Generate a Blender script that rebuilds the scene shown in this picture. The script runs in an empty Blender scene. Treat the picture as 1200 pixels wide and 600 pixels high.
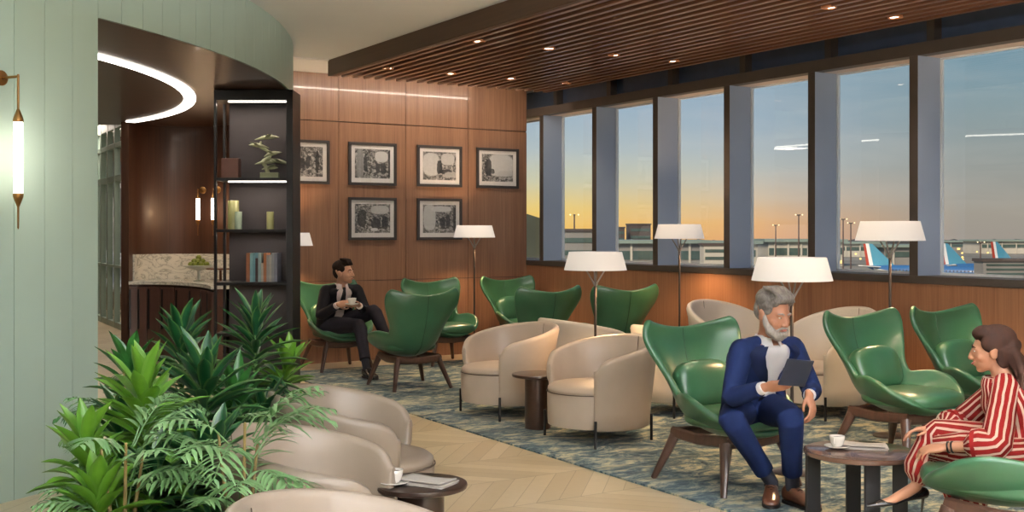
import bpy, bmesh, math, random
from mathutils import Vector, Matrix, Quaternion
random.seed(7)
PI = math.pi
SC = bpy.context.scene
COL = SC.collection

# ---------------------------------------------------------------- plan coordinates
# The window wall runs along world +Y at X = 8.16, the picture wall along X at Y = 12.87.
# The furniture is laid out on a second floor grid turned 31.63 degrees; W() turns it into world metres.
YAW = math.atan(815 / 1323)
RX, RY = math.cos(YAW), -math.sin(YAW)
FX, FY = math.sin(YAW), math.cos(YAW)
def W(x, z, h=0.0):
    return Vector((x * RX + z * FX, x * RY + z * FY, h))
def heading(dx, dz):
    """z rotation that turns local +Y to the grid direction (dx, dz)"""
    v = W(dx, dz)
    return math.atan2(-v.x, v.y)

# ---------------------------------------------------------------- materials
def lin(c):
    out = []
    for v in c[:3]:
        v = v / 255.0
        out.append(v / 12.92 if v <= 0.04045 else ((v + 0.055) / 1.055) ** 2.4)
    return (*out, 1.0)
MATS = {}
def new_mat(name):
    m = bpy.data.materials.new(name)
    m.use_nodes = True
    m.node_tree.nodes.clear()
    MATS[name] = m
    nt = m.node_tree
    out = nt.nodes.new('ShaderNodeOutputMaterial')
    return m, nt, out
def pr(nt, rough=0.5, metal=0.0, coat=0.0, sheen=0.0, spec=0.5):
    b = nt.nodes.new('ShaderNodeBsdfPrincipled')
    b.inputs['Roughness'].default_value = rough
    b.inputs['Metallic'].default_value = metal
    b.inputs['Coat Weight'].default_value = coat
    b.inputs['Sheen Weight'].default_value = sheen
    b.inputs['Specular IOR Level'].default_value = spec
    return b
def texco(nt, scale=(1, 1, 1), kind='Object', rot=(0, 0, 0)):
    tc = nt.nodes.new('ShaderNodeTexCoord')
    mp = nt.nodes.new('ShaderNodeMapping')
    mp.inputs['Scale'].default_value = scale
    mp.inputs['Rotation'].default_value = rot
    nt.links.new(tc.outputs[kind], mp.inputs['Vector'])
    return mp.outputs['Vector']
def ramp(nt, fac, stops, interp='LINEAR'):
    r = nt.nodes.new('ShaderNodeValToRGB')
    r.color_ramp.interpolation = interp
    els = r.color_ramp.elements
    while len(els) < len(stops):
        els.new(0.5)
    for e, (p, c) in zip(els, stops):
        e.position = p
        e.color = c
    nt.links.new(fac, r.inputs['Fac'])
    return r.outputs['Color']
def noise(nt, vec, scale, detail=3, rough=0.5, dist=0.0):
    n = nt.nodes.new('ShaderNodeTexNoise')
    n.inputs['Scale'].default_value = scale
    n.inputs['Detail'].default_value = detail
    n.inputs['Roughness'].default_value = rough
    n.inputs['Distortion'].default_value = dist
    nt.links.new(vec, n.inputs['Vector'])
    return n.outputs['Fac']
def bump(nt, bsdf, h, strength=0.2, dist=0.01):
    b = nt.nodes.new('ShaderNodeBump')
    b.inputs['Strength'].default_value = strength
    b.inputs['Distance'].default_value = dist
    nt.links.new(h, b.inputs['Height'])
    nt.links.new(b.outputs['Normal'], bsdf.inputs['Normal'])
def mathn(nt, op, a, b=None, c=None):
    n = nt.nodes.new('ShaderNodeMath')
    n.operation = op
    for k, v in enumerate((a, b, c)):
        if v is None: continue
        if isinstance(v, (int, float)): n.inputs[k].default_value = v
        else: nt.links.new(v, n.inputs[k])
    return n.outputs[0]
def mixc(nt, fac, a, b, blend='MIX'):
    n = nt.nodes.new('ShaderNodeMix')
    n.data_type = 'RGBA'
    n.blend_type = blend
    if isinstance(fac, (int, float)): n.inputs[0].default_value = fac
    else: nt.links.new(fac, n.inputs[0])
    for k, v in ((6, a), (7, b)):
        if isinstance(v, tuple): n.inputs[k].default_value = v
        else: nt.links.new(v, n.inputs[k])
    return n.outputs[2]

def mat_plain(name, c, rough=0.5, metal=0.0, coat=0.0, sheen=0.0, var=0.12, nscale=8.0, bmp=0.0, bscale=200.0, spec=0.5):
    """a procedural surface: the colour wanders a little, optional fine bump"""
    m, nt, out = new_mat(name)
    b = pr(nt, rough, metal, coat, sheen, spec)
    vec = texco(nt)
    f = noise(nt, vec, nscale, 3)
    a = lin(c)
    lo = tuple(v * (1 - var) for v in a[:3]) + (1,)
    hi = tuple(min(1, v * (1 + var)) for v in a[:3]) + (1,)
    nt.links.new(ramp(nt, f, [(0.3, lo), (0.7, hi)]), b.inputs['Base Color'])
    if bmp:
        bump(nt, b, noise(nt, vec, bscale, 2), bmp, 0.002)
    nt.links.new(b.outputs[0], out.inputs[0])
    return m
def mat_emit(name, c, s, c2=None):
    m, nt, out = new_mat(name)
    e = nt.nodes.new('ShaderNodeEmission')
    e.inputs['Color'].default_value = lin(c)
    e.inputs['Strength'].default_value = s
    nt.links.new(e.outputs[0], out.inputs[0])
    return m
def mat_wood(name, c1, c2, rough=0.35, grain=(60, 60, 1.2), coat=0.0, kind='Object', amp=1.0):
    """veneer: fine streaks stretched along the axis with the small scale"""
    m, nt, out = new_mat(name)
    b = pr(nt, rough, coat=coat)
    vec = texco(nt, grain, kind)
    n1 = noise(nt, vec, 1.0, 6, 0.65, 0.3)
    vec2 = texco(nt, tuple(g * 0.12 for g in grain), kind)
    n2 = noise(nt, vec2, 1.0, 3, 0.5, 0.6)
    f = mathn(nt, 'MULTIPLY_ADD', n1, 0.6, mathn(nt, 'MULTIPLY', n2, 0.4))
    col = ramp(nt, f, [(0.5 - 0.17 * amp, lin(c1)), (0.5 + 0.17 * amp, lin(c2))])
    nt.links.new(col, b.inputs['Base Color'])
    bump(nt, b, n1, 0.08, 0.002)
    nt.links.new(b.outputs[0], out.inputs[0])
    return m

# ---------------------------------------------------------------- mesh helpers
class MB:
    """collects shapes for ONE mesh"""
    def __init__(self):
        self.bm = bmesh.new()
        self.uv = self.bm.loops.layers.uv.new('UVMap')
    def face(self, vs, uvs=None, mi=0):
        try:
            f = self.bm.faces.new(vs)
        except ValueError:
            return None
        f.material_index = mi
        if uvs:
            for l, t in zip(f.loops, uvs):
                l[self.uv].uv = t
        return f
    def box(self, c, s, rot=None, taper=1.0, mi=0):
        """c centre, s full sizes, rot Matrix3 or z angle"""
        c = Vector(c)
        M = Matrix.Identity(3) if rot is None else (Matrix.Rotation(rot, 3, 'Z') if isinstance(rot, (int, float)) else rot)
        vs = []
        for k in range(8):
            x = (-.5, .5)[k & 1] * s[0]; y = (-.5, .5)[(k >> 1) & 1] * s[1]; z = (-.5, .5)[(k >> 2) & 1] * s[2]
            if k >> 2: x *= taper; y *= taper
            vs.append(self.bm.verts.new(c + M @ Vector((x, y, z))))
        for q in ((0, 2, 3, 1), (4, 5, 7, 6), (0, 1, 5, 4), (1, 3, 7, 5), (3, 2, 6, 7), (2, 0, 4, 6)):
            self.face([vs[i] for i in q], mi=mi)
        return self
    def span(self, a, b, mi=0):
        a = Vector(a); b = Vector(b)
        return self.box((a + b) / 2, tuple(abs(b[i] - a[i]) for i in range(3)), mi=mi)
    def rings(self, rings, closed=True, cap0=True, cap1=True, vs=None, mi=0, urep=1.0):
        """loft through rings of points"""
        R = [[self.bm.verts.new(p) for p in r] for r in rings]
        n = len(R[0]); m = len(R)
        last = n if closed else n - 1
        for i in range(m - 1):
            v0 = i / (m - 1) if vs is None else vs[i]
            v1 = (i + 1) / (m - 1) if vs is None else vs[i + 1]
            for j in range(last):
                k = (j + 1) % n
                u0 = j / n * urep; u1 = (j + 1) / n * urep
                self.face([R[i][j], R[i][k], R[i + 1][k], R[i + 1][j]], [(u0, v0), (u1, v0), (u1, v1), (u0, v1)], mi)
        if closed and cap0: self.face(list(reversed(R[0])), [(0, 0)] * n, mi)
        if closed and cap1: self.face(R[-1], [(0, 1)] * n, mi)
        return R
    def tube(self, pts, rad, seg=12, caps=True, up=None, round_ends=True, mi=0, twist=0.0, urep=1.0):
        """tube through pts; rad: list of r or (rx, ry); up fixes the rx axis direction (rx is along 'side')"""
        pts = [Vector(p) for p in pts]
        rad = [(r, r) if isinstance(r, (int, float)) else tuple(r) for r in (rad if isinstance(rad, (list, tuple)) and len(rad) == len(pts) else [rad] * len(pts))]
        n = len(pts)
        tang = []
        for i in range(n):
            a = pts[max(i - 1, 0)]; b = pts[min(i + 1, n - 1)]
            if 0 < i < n - 1:
                t = (pts[i] - a).normalized() + (b - pts[i]).normalized()
            else:
                t = b - a
            if t.length < 1e-9: t = Vector((0, 0, 1))
            tang.append(t.normalized())
        ref = Vector(up) if up is not None else (Vector((0, 0, 1)) if abs(tang[0].z) < 0.9 else Vector((0, 1, 0)))
        rings = []
        side = ref - tang[0] * ref.dot(tang[0])
        if side.length < 1e-6: side = tang[0].orthogonal()
        side.normalize()
        frames = []
        for i in range(n):
            if up is not None:
                s2 = Vector(up) - tang[i] * Vector(up).dot(tang[i])
                if s2.length > 0.15: side = s2.normalized()
                else: side = (side - tang[i] * side.dot(tang[i])).normalized()
            else:
                side = (side - tang[i] * side.dot(tang[i])).normalized()
            oth = tang[i].cross(side)
            frames.append((pts[i], side, oth, rad[i][0], rad[i][1], tang[i]))
        ex = []
        if caps and round_ends:
            p, s, o, rx, ry, t = frames[0]
            for a in (0.25, 0.6, 0.88):
                k = math.sqrt(1 - (1 - a) ** 2) if False else math.sin(a * PI / 2)
                ex.append((p - t * min(rx, ry) * math.cos(a * PI / 2), s, o, rx * k, ry * k, t))
        fr = ex + frames
        if caps and round_ends:
            p, s, o, rx, ry, t = frames[-1]
            for a in (0.88, 0.6, 0.25):
                k = math.sin(a * PI / 2)
                fr.append((p + t * min(rx, ry) * math.cos(a * PI / 2), s, o, rx * k, ry * k, t))
        acc = [0.0]
        for i in range(1, len(fr)): acc.append(acc[-1] + (fr[i][0] - fr[i - 1][0]).length)
        for p, s, o, rx, ry, t in fr:
            rings.append([p + s * rx * math.cos(2 * PI * k / seg + twist) + o * ry * math.sin(2 * PI * k / seg + twist) for k in range(seg)])
        self.rings(rings, True, caps, caps, vs=acc, mi=mi, urep=urep)
        return self
    def lathe(self, prof, seg=32, c=(0, 0, 0), axis=None, mi=0, cap=True):
        c = Vector(c)
        rings = []
        for r, z in prof:
            r = max(r, 0.0003)
            rings.append([Vector((r * math.cos(2 * PI * k / seg), r * math.sin(2 * PI * k / seg), z)) for k in range(seg)])
        if axis is not None:
            q = Vector((0, 0, 1)).rotation_difference(Vector(axis).normalized())
            rings = [[q @ p for p in r] for r in rings]
        rings = [[c + p for p in r] for r in rings]
        self.rings(rings, True, cap, cap, mi=mi)
        return self
    def ball(self, c, r, seg=16, rot=None, e=1.0, mi=0):
        """ellipsoid, e < 1 gives a squarer super-ellipsoid"""
        c = Vector(c)
        if isinstance(r, (int, float)): r = (r, r, r)
        M = Matrix.Identity(3) if rot is None else rot
        sg = lambda v, p: math.copysign(abs(v) ** p, v)
        rings = []
        nl = max(6, seg // 2 + 2)
        for i in range(nl + 1):
            ph = -PI / 2 + PI * i / nl
            ph = max(-PI / 2 + 1e-3, min(PI / 2 - 1e-3, ph))
            rings.append([c + M @ Vector((r[0] * sg(math.cos(ph), e) * sg(math.cos(2 * PI * k / seg), e),
                                          r[1] * sg(math.cos(ph), e) * sg(math.sin(2 * PI * k / seg), e),
                                          r[2] * sg(math.sin(ph), e))) for k in range(seg)])
        self.rings(rings, mi=mi)
        return self
    def grid(self, fn, nu, nv, closed_u=False, mi=0):
        G = [[self.bm.verts.new(fn(i / (nu - 1) if not closed_u else i / nu, j / (nv - 1))) for i in range(nu)] for j in range(nv)]
        for j in range(nv - 1):
            for i in range(nu if closed_u else nu - 1):
                k = (i + 1) % nu
                u0, u1 = i / (nu - 1), (i + 1) / (nu - 1)
                v0, v1 = j / (nv - 1), (j + 1) / (nv - 1)
                self.face([G[j][i], G[j][k], G[j + 1][k], G[j + 1][i]], [(u0, v0), (u1, v0), (u1, v1), (u0, v1)], mi)
        return G
    def prism(self, poly, z0, z1, mi=0):
        """vertical prism over a plan polygon"""
        a = [self.bm.verts.new((p[0], p[1], z0)) for p in poly]
        b = [self.bm.verts.new((p[0], p[1], z1)) for p in poly]
        n = len(poly)
        for i in range(n):
            k = (i + 1) % n
            self.face([a[i], a[k], b[k], b[i]], mi=mi)
        self.face(list(reversed(a)), mi=mi); self.face(b, mi=mi)
        return self
    def xform(self, M):
        bmesh.ops.transform(self.bm, matrix=M, verts=self.bm.verts)
        return self
    def build(self, name, mat, parent=None, smooth=True, angle=40, bevel=0, subsurf=0, solidify=0, recalc=True, bseg=2):
        if recalc: bmesh.ops.recalc_face_normals(self.bm, faces=self.bm.faces)
        me = bpy.data.meshes.new(name)
        self.bm.to_mesh(me); self.bm.free()
        for mm in (mat if isinstance(mat, (list, tuple)) else [mat]):
            me.materials.append(mm)
        if smooth:
            me.polygons.foreach_set('use_smooth', [True] * len(me.polygons))
            if angle < 180: me.set_sharp_from_angle(angle=math.radians(angle))
        o = bpy.data.objects.new(name, me)
        COL.objects.link(o)
        if parent is not None: o.parent = parent
        if solidify:
            s = o.modifiers.new('s', 'SOLIDIFY'); s.thickness = solidify; s.offset = 0
        if bevel:
            b = o.modifiers.new('b', 'BEVEL'); b.width = bevel; b.segments = bseg; b.limit_method = 'ANGLE'; b.angle_limit = math.radians(38)
            b.harden_normals = False
        if subsurf:
            s = o.modifiers.new('u', 'SUBSURF'); s.levels = subsurf; s.render_levels = subsurf
        return o
    def fused(self, name, mat, parent=None, voxel=0.008, smooth=4, factor=0.5):
        """melt all shapes into one continuous surface"""
        bmesh.ops.recalc_face_normals(self.bm, faces=self.bm.faces)
        me = bpy.data.meshes.new('tmp'); self.bm.to_mesh(me); self.bm.free()
        o = bpy.data.objects.new('tmp', me); COL.objects.link(o)
        r = o.modifiers.new('r', 'REMESH'); r.mode = 'VOXEL'; r.voxel_size = voxel
        s = o.modifiers.new('s', 'SMOOTH'); s.iterations = smooth; s.factor = factor
        dg = bpy.context.evaluated_depsgraph_get()
        nm = bpy.data.meshes.new_from_object(o.evaluated_get(dg))
        bpy.data.objects.remove(o); bpy.data.meshes.remove(me)
        nm.name = name
        nm.materials.clear(); nm.materials.append(mat)
        nm.polygons.foreach_set('use_smooth', [True] * len(nm.polygons))
        q = bpy.data.objects.new(name, nm); COL.objects.link(q)
        if parent is not None: q.parent = parent
        return q
def catmull(pts, n=6):
    pts = [Vector(p) for p in pts]
    out = []
    P = [pts[0] * 2 - pts[1]] + pts + [pts[-1] * 2 - pts[-2]]
    for i in range(1, len(P) - 2):
        for k in range(n):
            t = k / n
            out.append(0.5 * ((2 * P[i]) + (-P[i - 1] + P[i + 1]) * t + (2 * P[i - 1] - 5 * P[i] + 4 * P[i + 1] - P[i + 2]) * t * t + (-P[i - 1] + 3 * P[i] - 3 * P[i + 1] + P[i + 2]) * t ** 3))
    out.append(pts[-1].copy())
    return out
def interp(tab, v):
    """smooth piecewise interpolation of [(v, value)]"""
    if v <= tab[0][0]: return tab[0][1]
    for (a, x), (b, y) in zip(tab, tab[1:]):
        if v <= b:
            t = (v - a) / (b - a); t = t * t * (3 - 2 * t)
            return x + (y - x) * t if isinstance(x, (int, float)) else tuple(p + (q - p) * t for p, q in zip(x, y))
    return tab[-1][1]
def smooth_tab(tab, v):
    """catmull-rom through [(v, scalar)]"""
    n = len(tab)
    if v <= tab[0][0]: return tab[0][1]
    if v >= tab[-1][0]: return tab[-1][1]
    for i in range(n - 1):
        if v <= tab[i + 1][0]:
            t = (v - tab[i][0]) / (tab[i + 1][0] - tab[i][0])
            p0 = tab[max(i - 1, 0)][1]; p1 = tab[i][1]; p2 = tab[i + 1][1]; p3 = tab[min(i + 2, n - 1)][1]
            return 0.5 * (2 * p1 + (-p0 + p2) * t + (2 * p0 - 5 * p1 + 4 * p2 - p3) * t * t + (-p0 + 3 * p1 - 3 * p2 + p3) * t ** 3)

def tag(o, label=None, cat=None, group=None, kind=None):
    if label: o['label'] = label
    if cat: o['category'] = cat
    if group: o['group'] = group
    if kind: o['kind'] = kind
    return o
def thing(name, label, cat, loc=(0, 0, 0), rz=0.0, group=None, scale=None):
    o = bpy.data.objects.new(name, None); COL.objects.link(o)
    o.empty_display_size = 0.1
    o.location = loc; o.rotation_euler = (0, 0, rz)
    if scale: o.scale = (scale,) * 3
    return tag(o, label, cat, group)
def dup(root, loc=None, rz=None, label=None, scale=None, group=None):
    def rec(o, parent):
        c = o.copy(); COL.objects.link(c)
        if parent is not None: c.parent = parent
        for ch in list(o.children): rec(ch, c)
        return c
    r = rec(root, None)
    if loc is not None: r.location = loc
    if rz is not None: r.rotation_euler = (0, 0, rz)
    if label: r['label'] = label
    if scale: r.scale = (scale,) * 3
    if group: r['group'] = group
    return r
def light(name, kind, loc, power, color=(255, 220, 180), size=0.1, rot=(0, 0, 0), spot=None, blend=0.5, size_y=None):
    l = bpy.data.lights.new(name, kind)
    l.energy = power; l.color = lin(color)[:3]
    if kind == 'AREA':
        l.size = size
        if size_y: l.shape = 'RECTANGLE'; l.size_y = size_y
    elif kind in ('POINT', 'SPOT'):
        l.shadow_soft_size = size
        if kind == 'SPOT': l.spot_size = math.radians(spot or 90); l.spot_blend = blend
    o = bpy.data.objects.new(name, l); COL.objects.link(o)
    o.location = loc; o.rotation_euler = rot
    return o
# ================================================================ camera, world
cam = bpy.data.cameras.new('camera'); camo = bpy.data.objects.new('camera', cam); COL.objects.link(camo)
cam.sensor_width = 36; cam.lens = 36 * 1323 / 1200; cam.shift_y = -29 / 1200
cam.clip_end = 4000; cam.clip_start = 0.05
camo.location = (0, 0, 1.6); camo.rotation_euler = (PI / 2, 0, -YAW)
SC.camera = camo
SC.view_settings.view_transform = 'Standard'; SC.view_settings.look = 'None'
SC.view_settings.gamma = 1; SC.view_settings.exposure = 0.45; SC.view_settings.use_curve_mapping = False
SC.cycles.max_bounces = 8; SC.cycles.transparent_max_bounces = 12
SC.cycles.sample_clamp_indirect = 6

wld = bpy.data.worlds.new('dusk_sky'); SC.world = wld; wld.use_nodes = True
nt = wld.node_tree; nt.nodes.clear()
wo = nt.nodes.new('ShaderNodeOutputWorld'); bg = nt.nodes.new('ShaderNodeBackground')
tc = nt.nodes.new('ShaderNodeTexCoord'); sep = nt.nodes.new('ShaderNodeSeparateXYZ')
nt.links.new(tc.outputs['Generated'], sep.inputs[0])
# towards the sunset (the north end of the window wall) the sky is yellow, away from it grey-rose
warm = ramp(nt, mathn(nt, 'MULTIPLY_ADD', sep.outputs[2], 2.5, 0.03), [
    (0.0, lin((246, 190, 96))), (0.05, lin((254, 206, 104))), (0.085, lin((246, 214, 130))), (0.14, lin((214, 210, 176))), (0.21, lin((186, 198, 200))), (0.34, lin((156, 182, 206))), (0.7, lin((130, 165, 200))), (1.0, lin((100, 140, 185)))])
mid = ramp(nt, mathn(nt, 'MULTIPLY_ADD', sep.outputs[2], 2.5, 0.03), [
    (0.0, lin((236, 172, 130))), (0.05, lin((238, 184, 134))), (0.10, lin((216, 192, 168))), (0.17, lin((190, 194, 192))), (0.26, lin((164, 182, 196))), (0.36, lin((146, 172, 190))), (0.6, lin((118, 152, 184))), (1.0, lin((85, 125, 170)))])
cool = ramp(nt, mathn(nt, 'MULTIPLY_ADD', sep.outputs[2], 2.5, 0.03), [
    (0.0, lin((166, 156, 146))), (0.07, lin((170, 162, 150))), (0.2, lin((156, 164, 162))), (0.35, lin((132, 160, 172))), (0.55, lin((104, 146, 170))), (1.0, lin((78, 118, 155)))])
az = mathn(nt, 'ARCTAN2', sep.outputs[0], sep.outputs[1])          # 0 along +Y, grows towards +X
f1 = nt.nodes.new('ShaderNodeMapRange'); nt.links.new(az, f1.inputs[0]); f1.inputs[1].default_value = 0.58; f1.inputs[2].default_value = 0.80
f2 = nt.nodes.new('ShaderNodeMapRange'); nt.links.new(az, f2.inputs[0]); f2.inputs[1].default_value = 0.76; f2.inputs[2].default_value = 0.93
c = mixc(nt, f1.outputs[0], warm, mid); c = mixc(nt, f2.outputs[0], c, cool)
mpv = nt.nodes.new('ShaderNodeMapping'); mpv.inputs['Scale'].default_value = (3, 3, 22)
nt.links.new(tc.outputs['Generated'], mpv.inputs[0])
cl = noise(nt, mpv.outputs[0], 2.2, 4, 0.6, 0.4)
c = mixc(nt, mathn(nt, 'MULTIPLY', ramp(nt, cl, [(0.45, (0, 0, 0, 1)), (0.75, (1, 1, 1, 1))]), 0.12), c, lin((235, 225, 215)))
nt.links.new(c, bg.inputs[0]); bg.inputs[1].default_value = 0.76
nt.links.new(bg.outputs[0], wo.inputs[0])

# ================================================================ surfaces
WALNUT = mat_wood('walnut_veneer', (118, 84, 64), (160, 120, 94), 0.34, (70, 70, 1.4), coat=0.25)
SILLWOOD = mat_wood('warm_veneer', (128, 86, 60), (166, 118, 86), 0.4, (60, 60, 1.2), coat=0.1)
DARKWOOD = mat_wood('dark_walnut', (58, 37, 27), (84, 56, 42), 0.42, (50, 50, 1.2), coat=0.05)
CEILWOOD = mat_wood('dark_walnut_ceiling', (50, 30, 22), (70, 46, 34), 0.38, (1.3, 34, 34), coat=0.1)
SLATWOOD = mat_wood('slat_walnut', (94, 62, 44), (128, 92, 70), 0.3, (40, 1.0, 40), coat=0.35)
BEAMWOOD = mat_wood('beam_walnut', (64, 44, 30), (84, 60, 42), 0.5, (30, 1.0, 30))
DUCT = mat_plain('ceiling_void_black', (26, 16, 12), 0.8)
GREENPAINT = mat_plain('sage_paint', (178, 202, 192), 0.42, var=0.03, nscale=1.5)
CEILPAINT = mat_plain('ceiling_paint', (226, 230, 232), 0.8, var=0.02, nscale=1)
CEILLIT = mat_plain('ceiling_paint_lit', (246, 244, 244), 0.8, var=0.02, nscale=1)  # lighter copy of the ceiling paint, cove glow put into the colour
CREAM = mat_plain('cream_plaster', (200, 188, 168), 0.8, var=0.03, nscale=1)
FRAME = mat_plain('bronze_window_frame', (70, 62, 56), 0.5, var=0.06)
REVEAL = mat_plain('blue_grey_reveal', (160, 174, 198), 0.6, var=0.03, nscale=2)
SOFFIT = mat_plain('taupe_soffit', (206, 192, 184), 0.6, var=0.03)
UPPER = mat_plain('dark_blue_clerestory', (58, 72, 96), 0.35, var=0.1)
BEAD = mat_plain('white_glazing_bead', (225, 232, 238), 0.4, var=0.02)
BLACK = mat_plain('black_metal', (26, 25, 26), 0.42, 0.3, var=0.08)
BLACKPANEL = mat_plain('black_back_panel', (48, 43, 44), 0.55, var=0.08)
BRASS = mat_plain('aged_brass', (150, 112, 66), 0.3, 0.9, var=0.06)
LED = mat_emit('led_strip', (255, 246, 232), 5.0)

# herringbone oak
m, nt, out = new_mat('herringbone_oak'); FLOORM = m
b = pr(nt, 0.28, coat=0.15)
tcn = nt.nodes.new('ShaderNodeTexCoord'); sp = nt.nodes.new('ShaderNodeSeparateXYZ'); nt.links.new(tcn.outputs['Object'], sp.inputs[0])
cw = 0.62                                                      # chevron column width
cx_ = mathn(nt, 'MULTIPLY', sp.outputs[1], 1 / cw)
tri = mathn(nt, 'PINGPONG', cx_, 1.0)
vv = mathn(nt, 'MULTIPLY_ADD', tri, cw * 0.9, sp.outputs[0])
pl = mathn(nt, 'MULTIPLY', vv, 1 / 0.16)
pid = mathn(nt, 'FLOOR', pl); cid = mathn(nt, 'FLOOR', cx_)
cmb = nt.nodes.new('ShaderNodeCombineXYZ'); nt.links.new(pid, cmb.inputs[0]); nt.links.new(cid, cmb.inputs[1])
wn = nt.nodes.new('ShaderNodeTexWhiteNoise'); nt.links.new(cmb.outputs[0], wn.inputs[0])
base = ramp(nt, wn.outputs['Value'], [(0.0, lin((200, 182, 150))), (0.5, lin((214, 197, 166))), (1.0, lin((228, 213, 184)))])
gr = noise(nt, texco(nt, (14, 14, 1)), 1.0, 6, 0.65, 0.8)
base = mixc(nt, mathn(nt, 'MULTIPLY', gr, 0.5), base, lin((186, 166, 132)))
edge = mathn(nt, 'FRACT', pl); e1 = mathn(nt, 'LESS_THAN', edge, 0.035); e2 = mathn(nt, 'LESS_THAN', mathn(nt, 'FRACT', cx_), 0.012)
base = mixc(nt, mathn(nt, 'MULTIPLY', mathn(nt, 'MAXIMUM', e1, e2), 0.55), base, lin((110, 86, 54)))
nt.links.new(base, b.inputs['Base Color']); nt.links.new(b.outputs[0], out.inputs[0])

# abstract rug
m, nt, out = new_mat('abstract_rug'); RUGM = m
b = pr(nt, 0.95, sheen=0.1, spec=0.1)
v = texco(nt, (1.3, 2.0, 1.0))
n1 = noise(nt, v, 2.3, 10, 0.74, 1.3)
n2 = noise(nt, texco(nt, (9, 24, 4)), 1.0, 6, 0.7, 0.8)
f = mathn(nt, 'MULTIPLY_ADD', n1, 0.72, mathn(nt, 'MULTIPLY', n2, 0.28))
col = ramp(nt, f, [(0.36, lin((22, 36, 46))), (0.43, lin((38, 62, 74))), (0.475, lin((78, 100, 106))), (0.51, lin((120, 130, 124))), (0.55, lin((170, 168, 144))), (0.6, lin((192, 182, 146))), (0.68, lin((104, 118, 116)))])
n3 = noise(nt, texco(nt, (1.4, 3, 1)), 1.2, 4, 0.6, 0.5)
col = mixc(nt, ramp(nt, n3, [(0.52, (0, 0, 0, 1)), (0.66, (.75, .75, .75, 1))]), col, lin((58, 72, 76)))
nt.links.new(col, b.inputs['Base Color'])
bump(nt, b, noise(nt, texco(nt), 180, 2), 0.4, 0.006)
nt.links.new(b.outputs[0], out.inputs[0])

# veined marble
m, nt, out = new_mat('veined_marble'); MARBLE = m
b = pr(nt, 0.2, coat=0.2)
n1 = noise(nt, texco(nt, (1.6, 1.6, 3.2), rot=(0.3, 0.6, 0.4)), 2.2, 8, 0.6, 1.6)
v1 = mathn(nt, 'ABSOLUTE', mathn(nt, 'SUBTRACT', n1, 0.5))
nt.links.new(ramp(nt, v1, [(0.0, lin((140, 142, 134))), (0.012, lin((180, 180, 170))), (0.04, lin((208, 206, 196))), (0.2, lin((218, 216, 204)))]), b.inputs['Base Color'])
nt.links.new(b.outputs[0], out.inputs[0])

# window glass: see-through with its mirror image of the room
def mat_glass(name, tint, refl):
    m, nt, out = new_mat(name)
    tr = nt.nodes.new('ShaderNodeBsdfTransparent'); tr.inputs[0].default_value = tint
    gl = nt.nodes.new('ShaderNodeBsdfGlossy'); gl.inputs['Roughness'].default_value = 0.0
    mx = nt.nodes.new('ShaderNodeMixShader'); mx.inputs[0].default_value = refl
    nt.links.new(tr.outputs[0], mx.inputs[1]); nt.links.new(gl.outputs[0], mx.inputs[2]); nt.links.new(mx.outputs[0], out.inputs[0])
    return m
GLASS = mat_glass('window_glass', (0.97, 0.98, 0.98, 1), 0.05)

def structure(o, label=None):
    o['kind'] = 'structure'
    if label: o['label'] = label
    return o
# ================================================================ room shell
CEIL = 3.53
WX = 8.16; BY = 12.87; GX = 8.475; P0 = 12.51; PITCH = 1.19; YE = P0 + PITCH + .045
mb = MB(); mb.span((-10, -6.5, -0.12), (8.5, 27, 0)); structure(mb.build('floor', FLOORM, smooth=False), 'pale oak chevron floor')
mb = MB(); mb.span((-10, -6.5, CEIL), (8.47, 27, CEIL + 0.15)); structure(mb.build('ceiling', CEILPAINT, smooth=False), 'plain white ceiling')
mb = MB(); mb.span((4.4, BY - 0.97, CEIL - 0.012), (WX, BY, CEIL)); structure(mb.build('ceiling_strip', CEILLIT, smooth=False), 'ceiling strip along the picture wall, paled for the cove glow')
# rug
mb = MB(); mb.span((4.42, 1.0, 0), (7.95, 12.2, 0.012)); tag(mb.build('rug', RUGM, smooth=False), 'large abstract blue, grey and straw rug under the green chairs', 'rug')
# picture wall: veneer panels with dark joints
xs = [4.53 + .908 * k for k in range(5)]
mb = MB(); mb.span((4.60, BY + 0.02, 0), (WX, BY + 0.14, CEIL)); structure(mb.build('wall_back', DARKWOOD, smooth=False))
mb = MB()
zs = [(0.0, 0.985), (0.993, 2.935), (2.947, CEIL)]
edges = [4.60] + xs[1:]
for a, b_ in zip(edges, edges[1:]):
    for z0, z1 in zs:
        mb.span((a + 0.003, BY, z0), (b_ - 0.003, BY + 0.019, z1))
structure(mb.build('wall_back_panels', WALNUT, smooth=False), 'walnut veneer panels of the picture wall')
# window wall
mb = MB(); mb.span((WX, -6.5, 0), (WX + 0.34, YE, 1.145)); structure(mb.build('wall_window', SILLWOOD, smooth=False), 'warm wood dado below the windows')
mb = MB(); mb.span((WX - 0.012, -6.5, 1.145), (GX + 0.06, BY, 1.212)); mb.span((WX, BY, 1.145), (GX + 0.06, YE, 1.212)); structure(mb.build('trim_1', FRAME, smooth=False, bevel=0.004), 'dark bronze window sill')
mb = MB(); mb.span((WX - 0.004, -6.5, 3.131), (WX + 0.12, BY, 3.24)); mb.span((WX, BY, 3.131), (WX + 0.12, YE, 3.24)); structure(mb.build('trim_2', FRAME, smooth=False, bevel=0.004), 'dark bronze header rail above the windows')
mb = MB(); mb.span((WX + 0.12, -6.5, 3.131), (GX + 0.06, YE, 3.16)); structure(mb.build('trim_3', SOFFIT, smooth=False), 'taupe window soffit')
mb = MB(); mb.span((GX, -6.5, 3.16), (GX + 0.1, YE, 3.75)); structure(mb.build('wall_clerestory', UPPER, smooth=False), 'dark blue panels above the windows')
my = [P0 - PITCH * k for k in range(-1, 15)]
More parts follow.
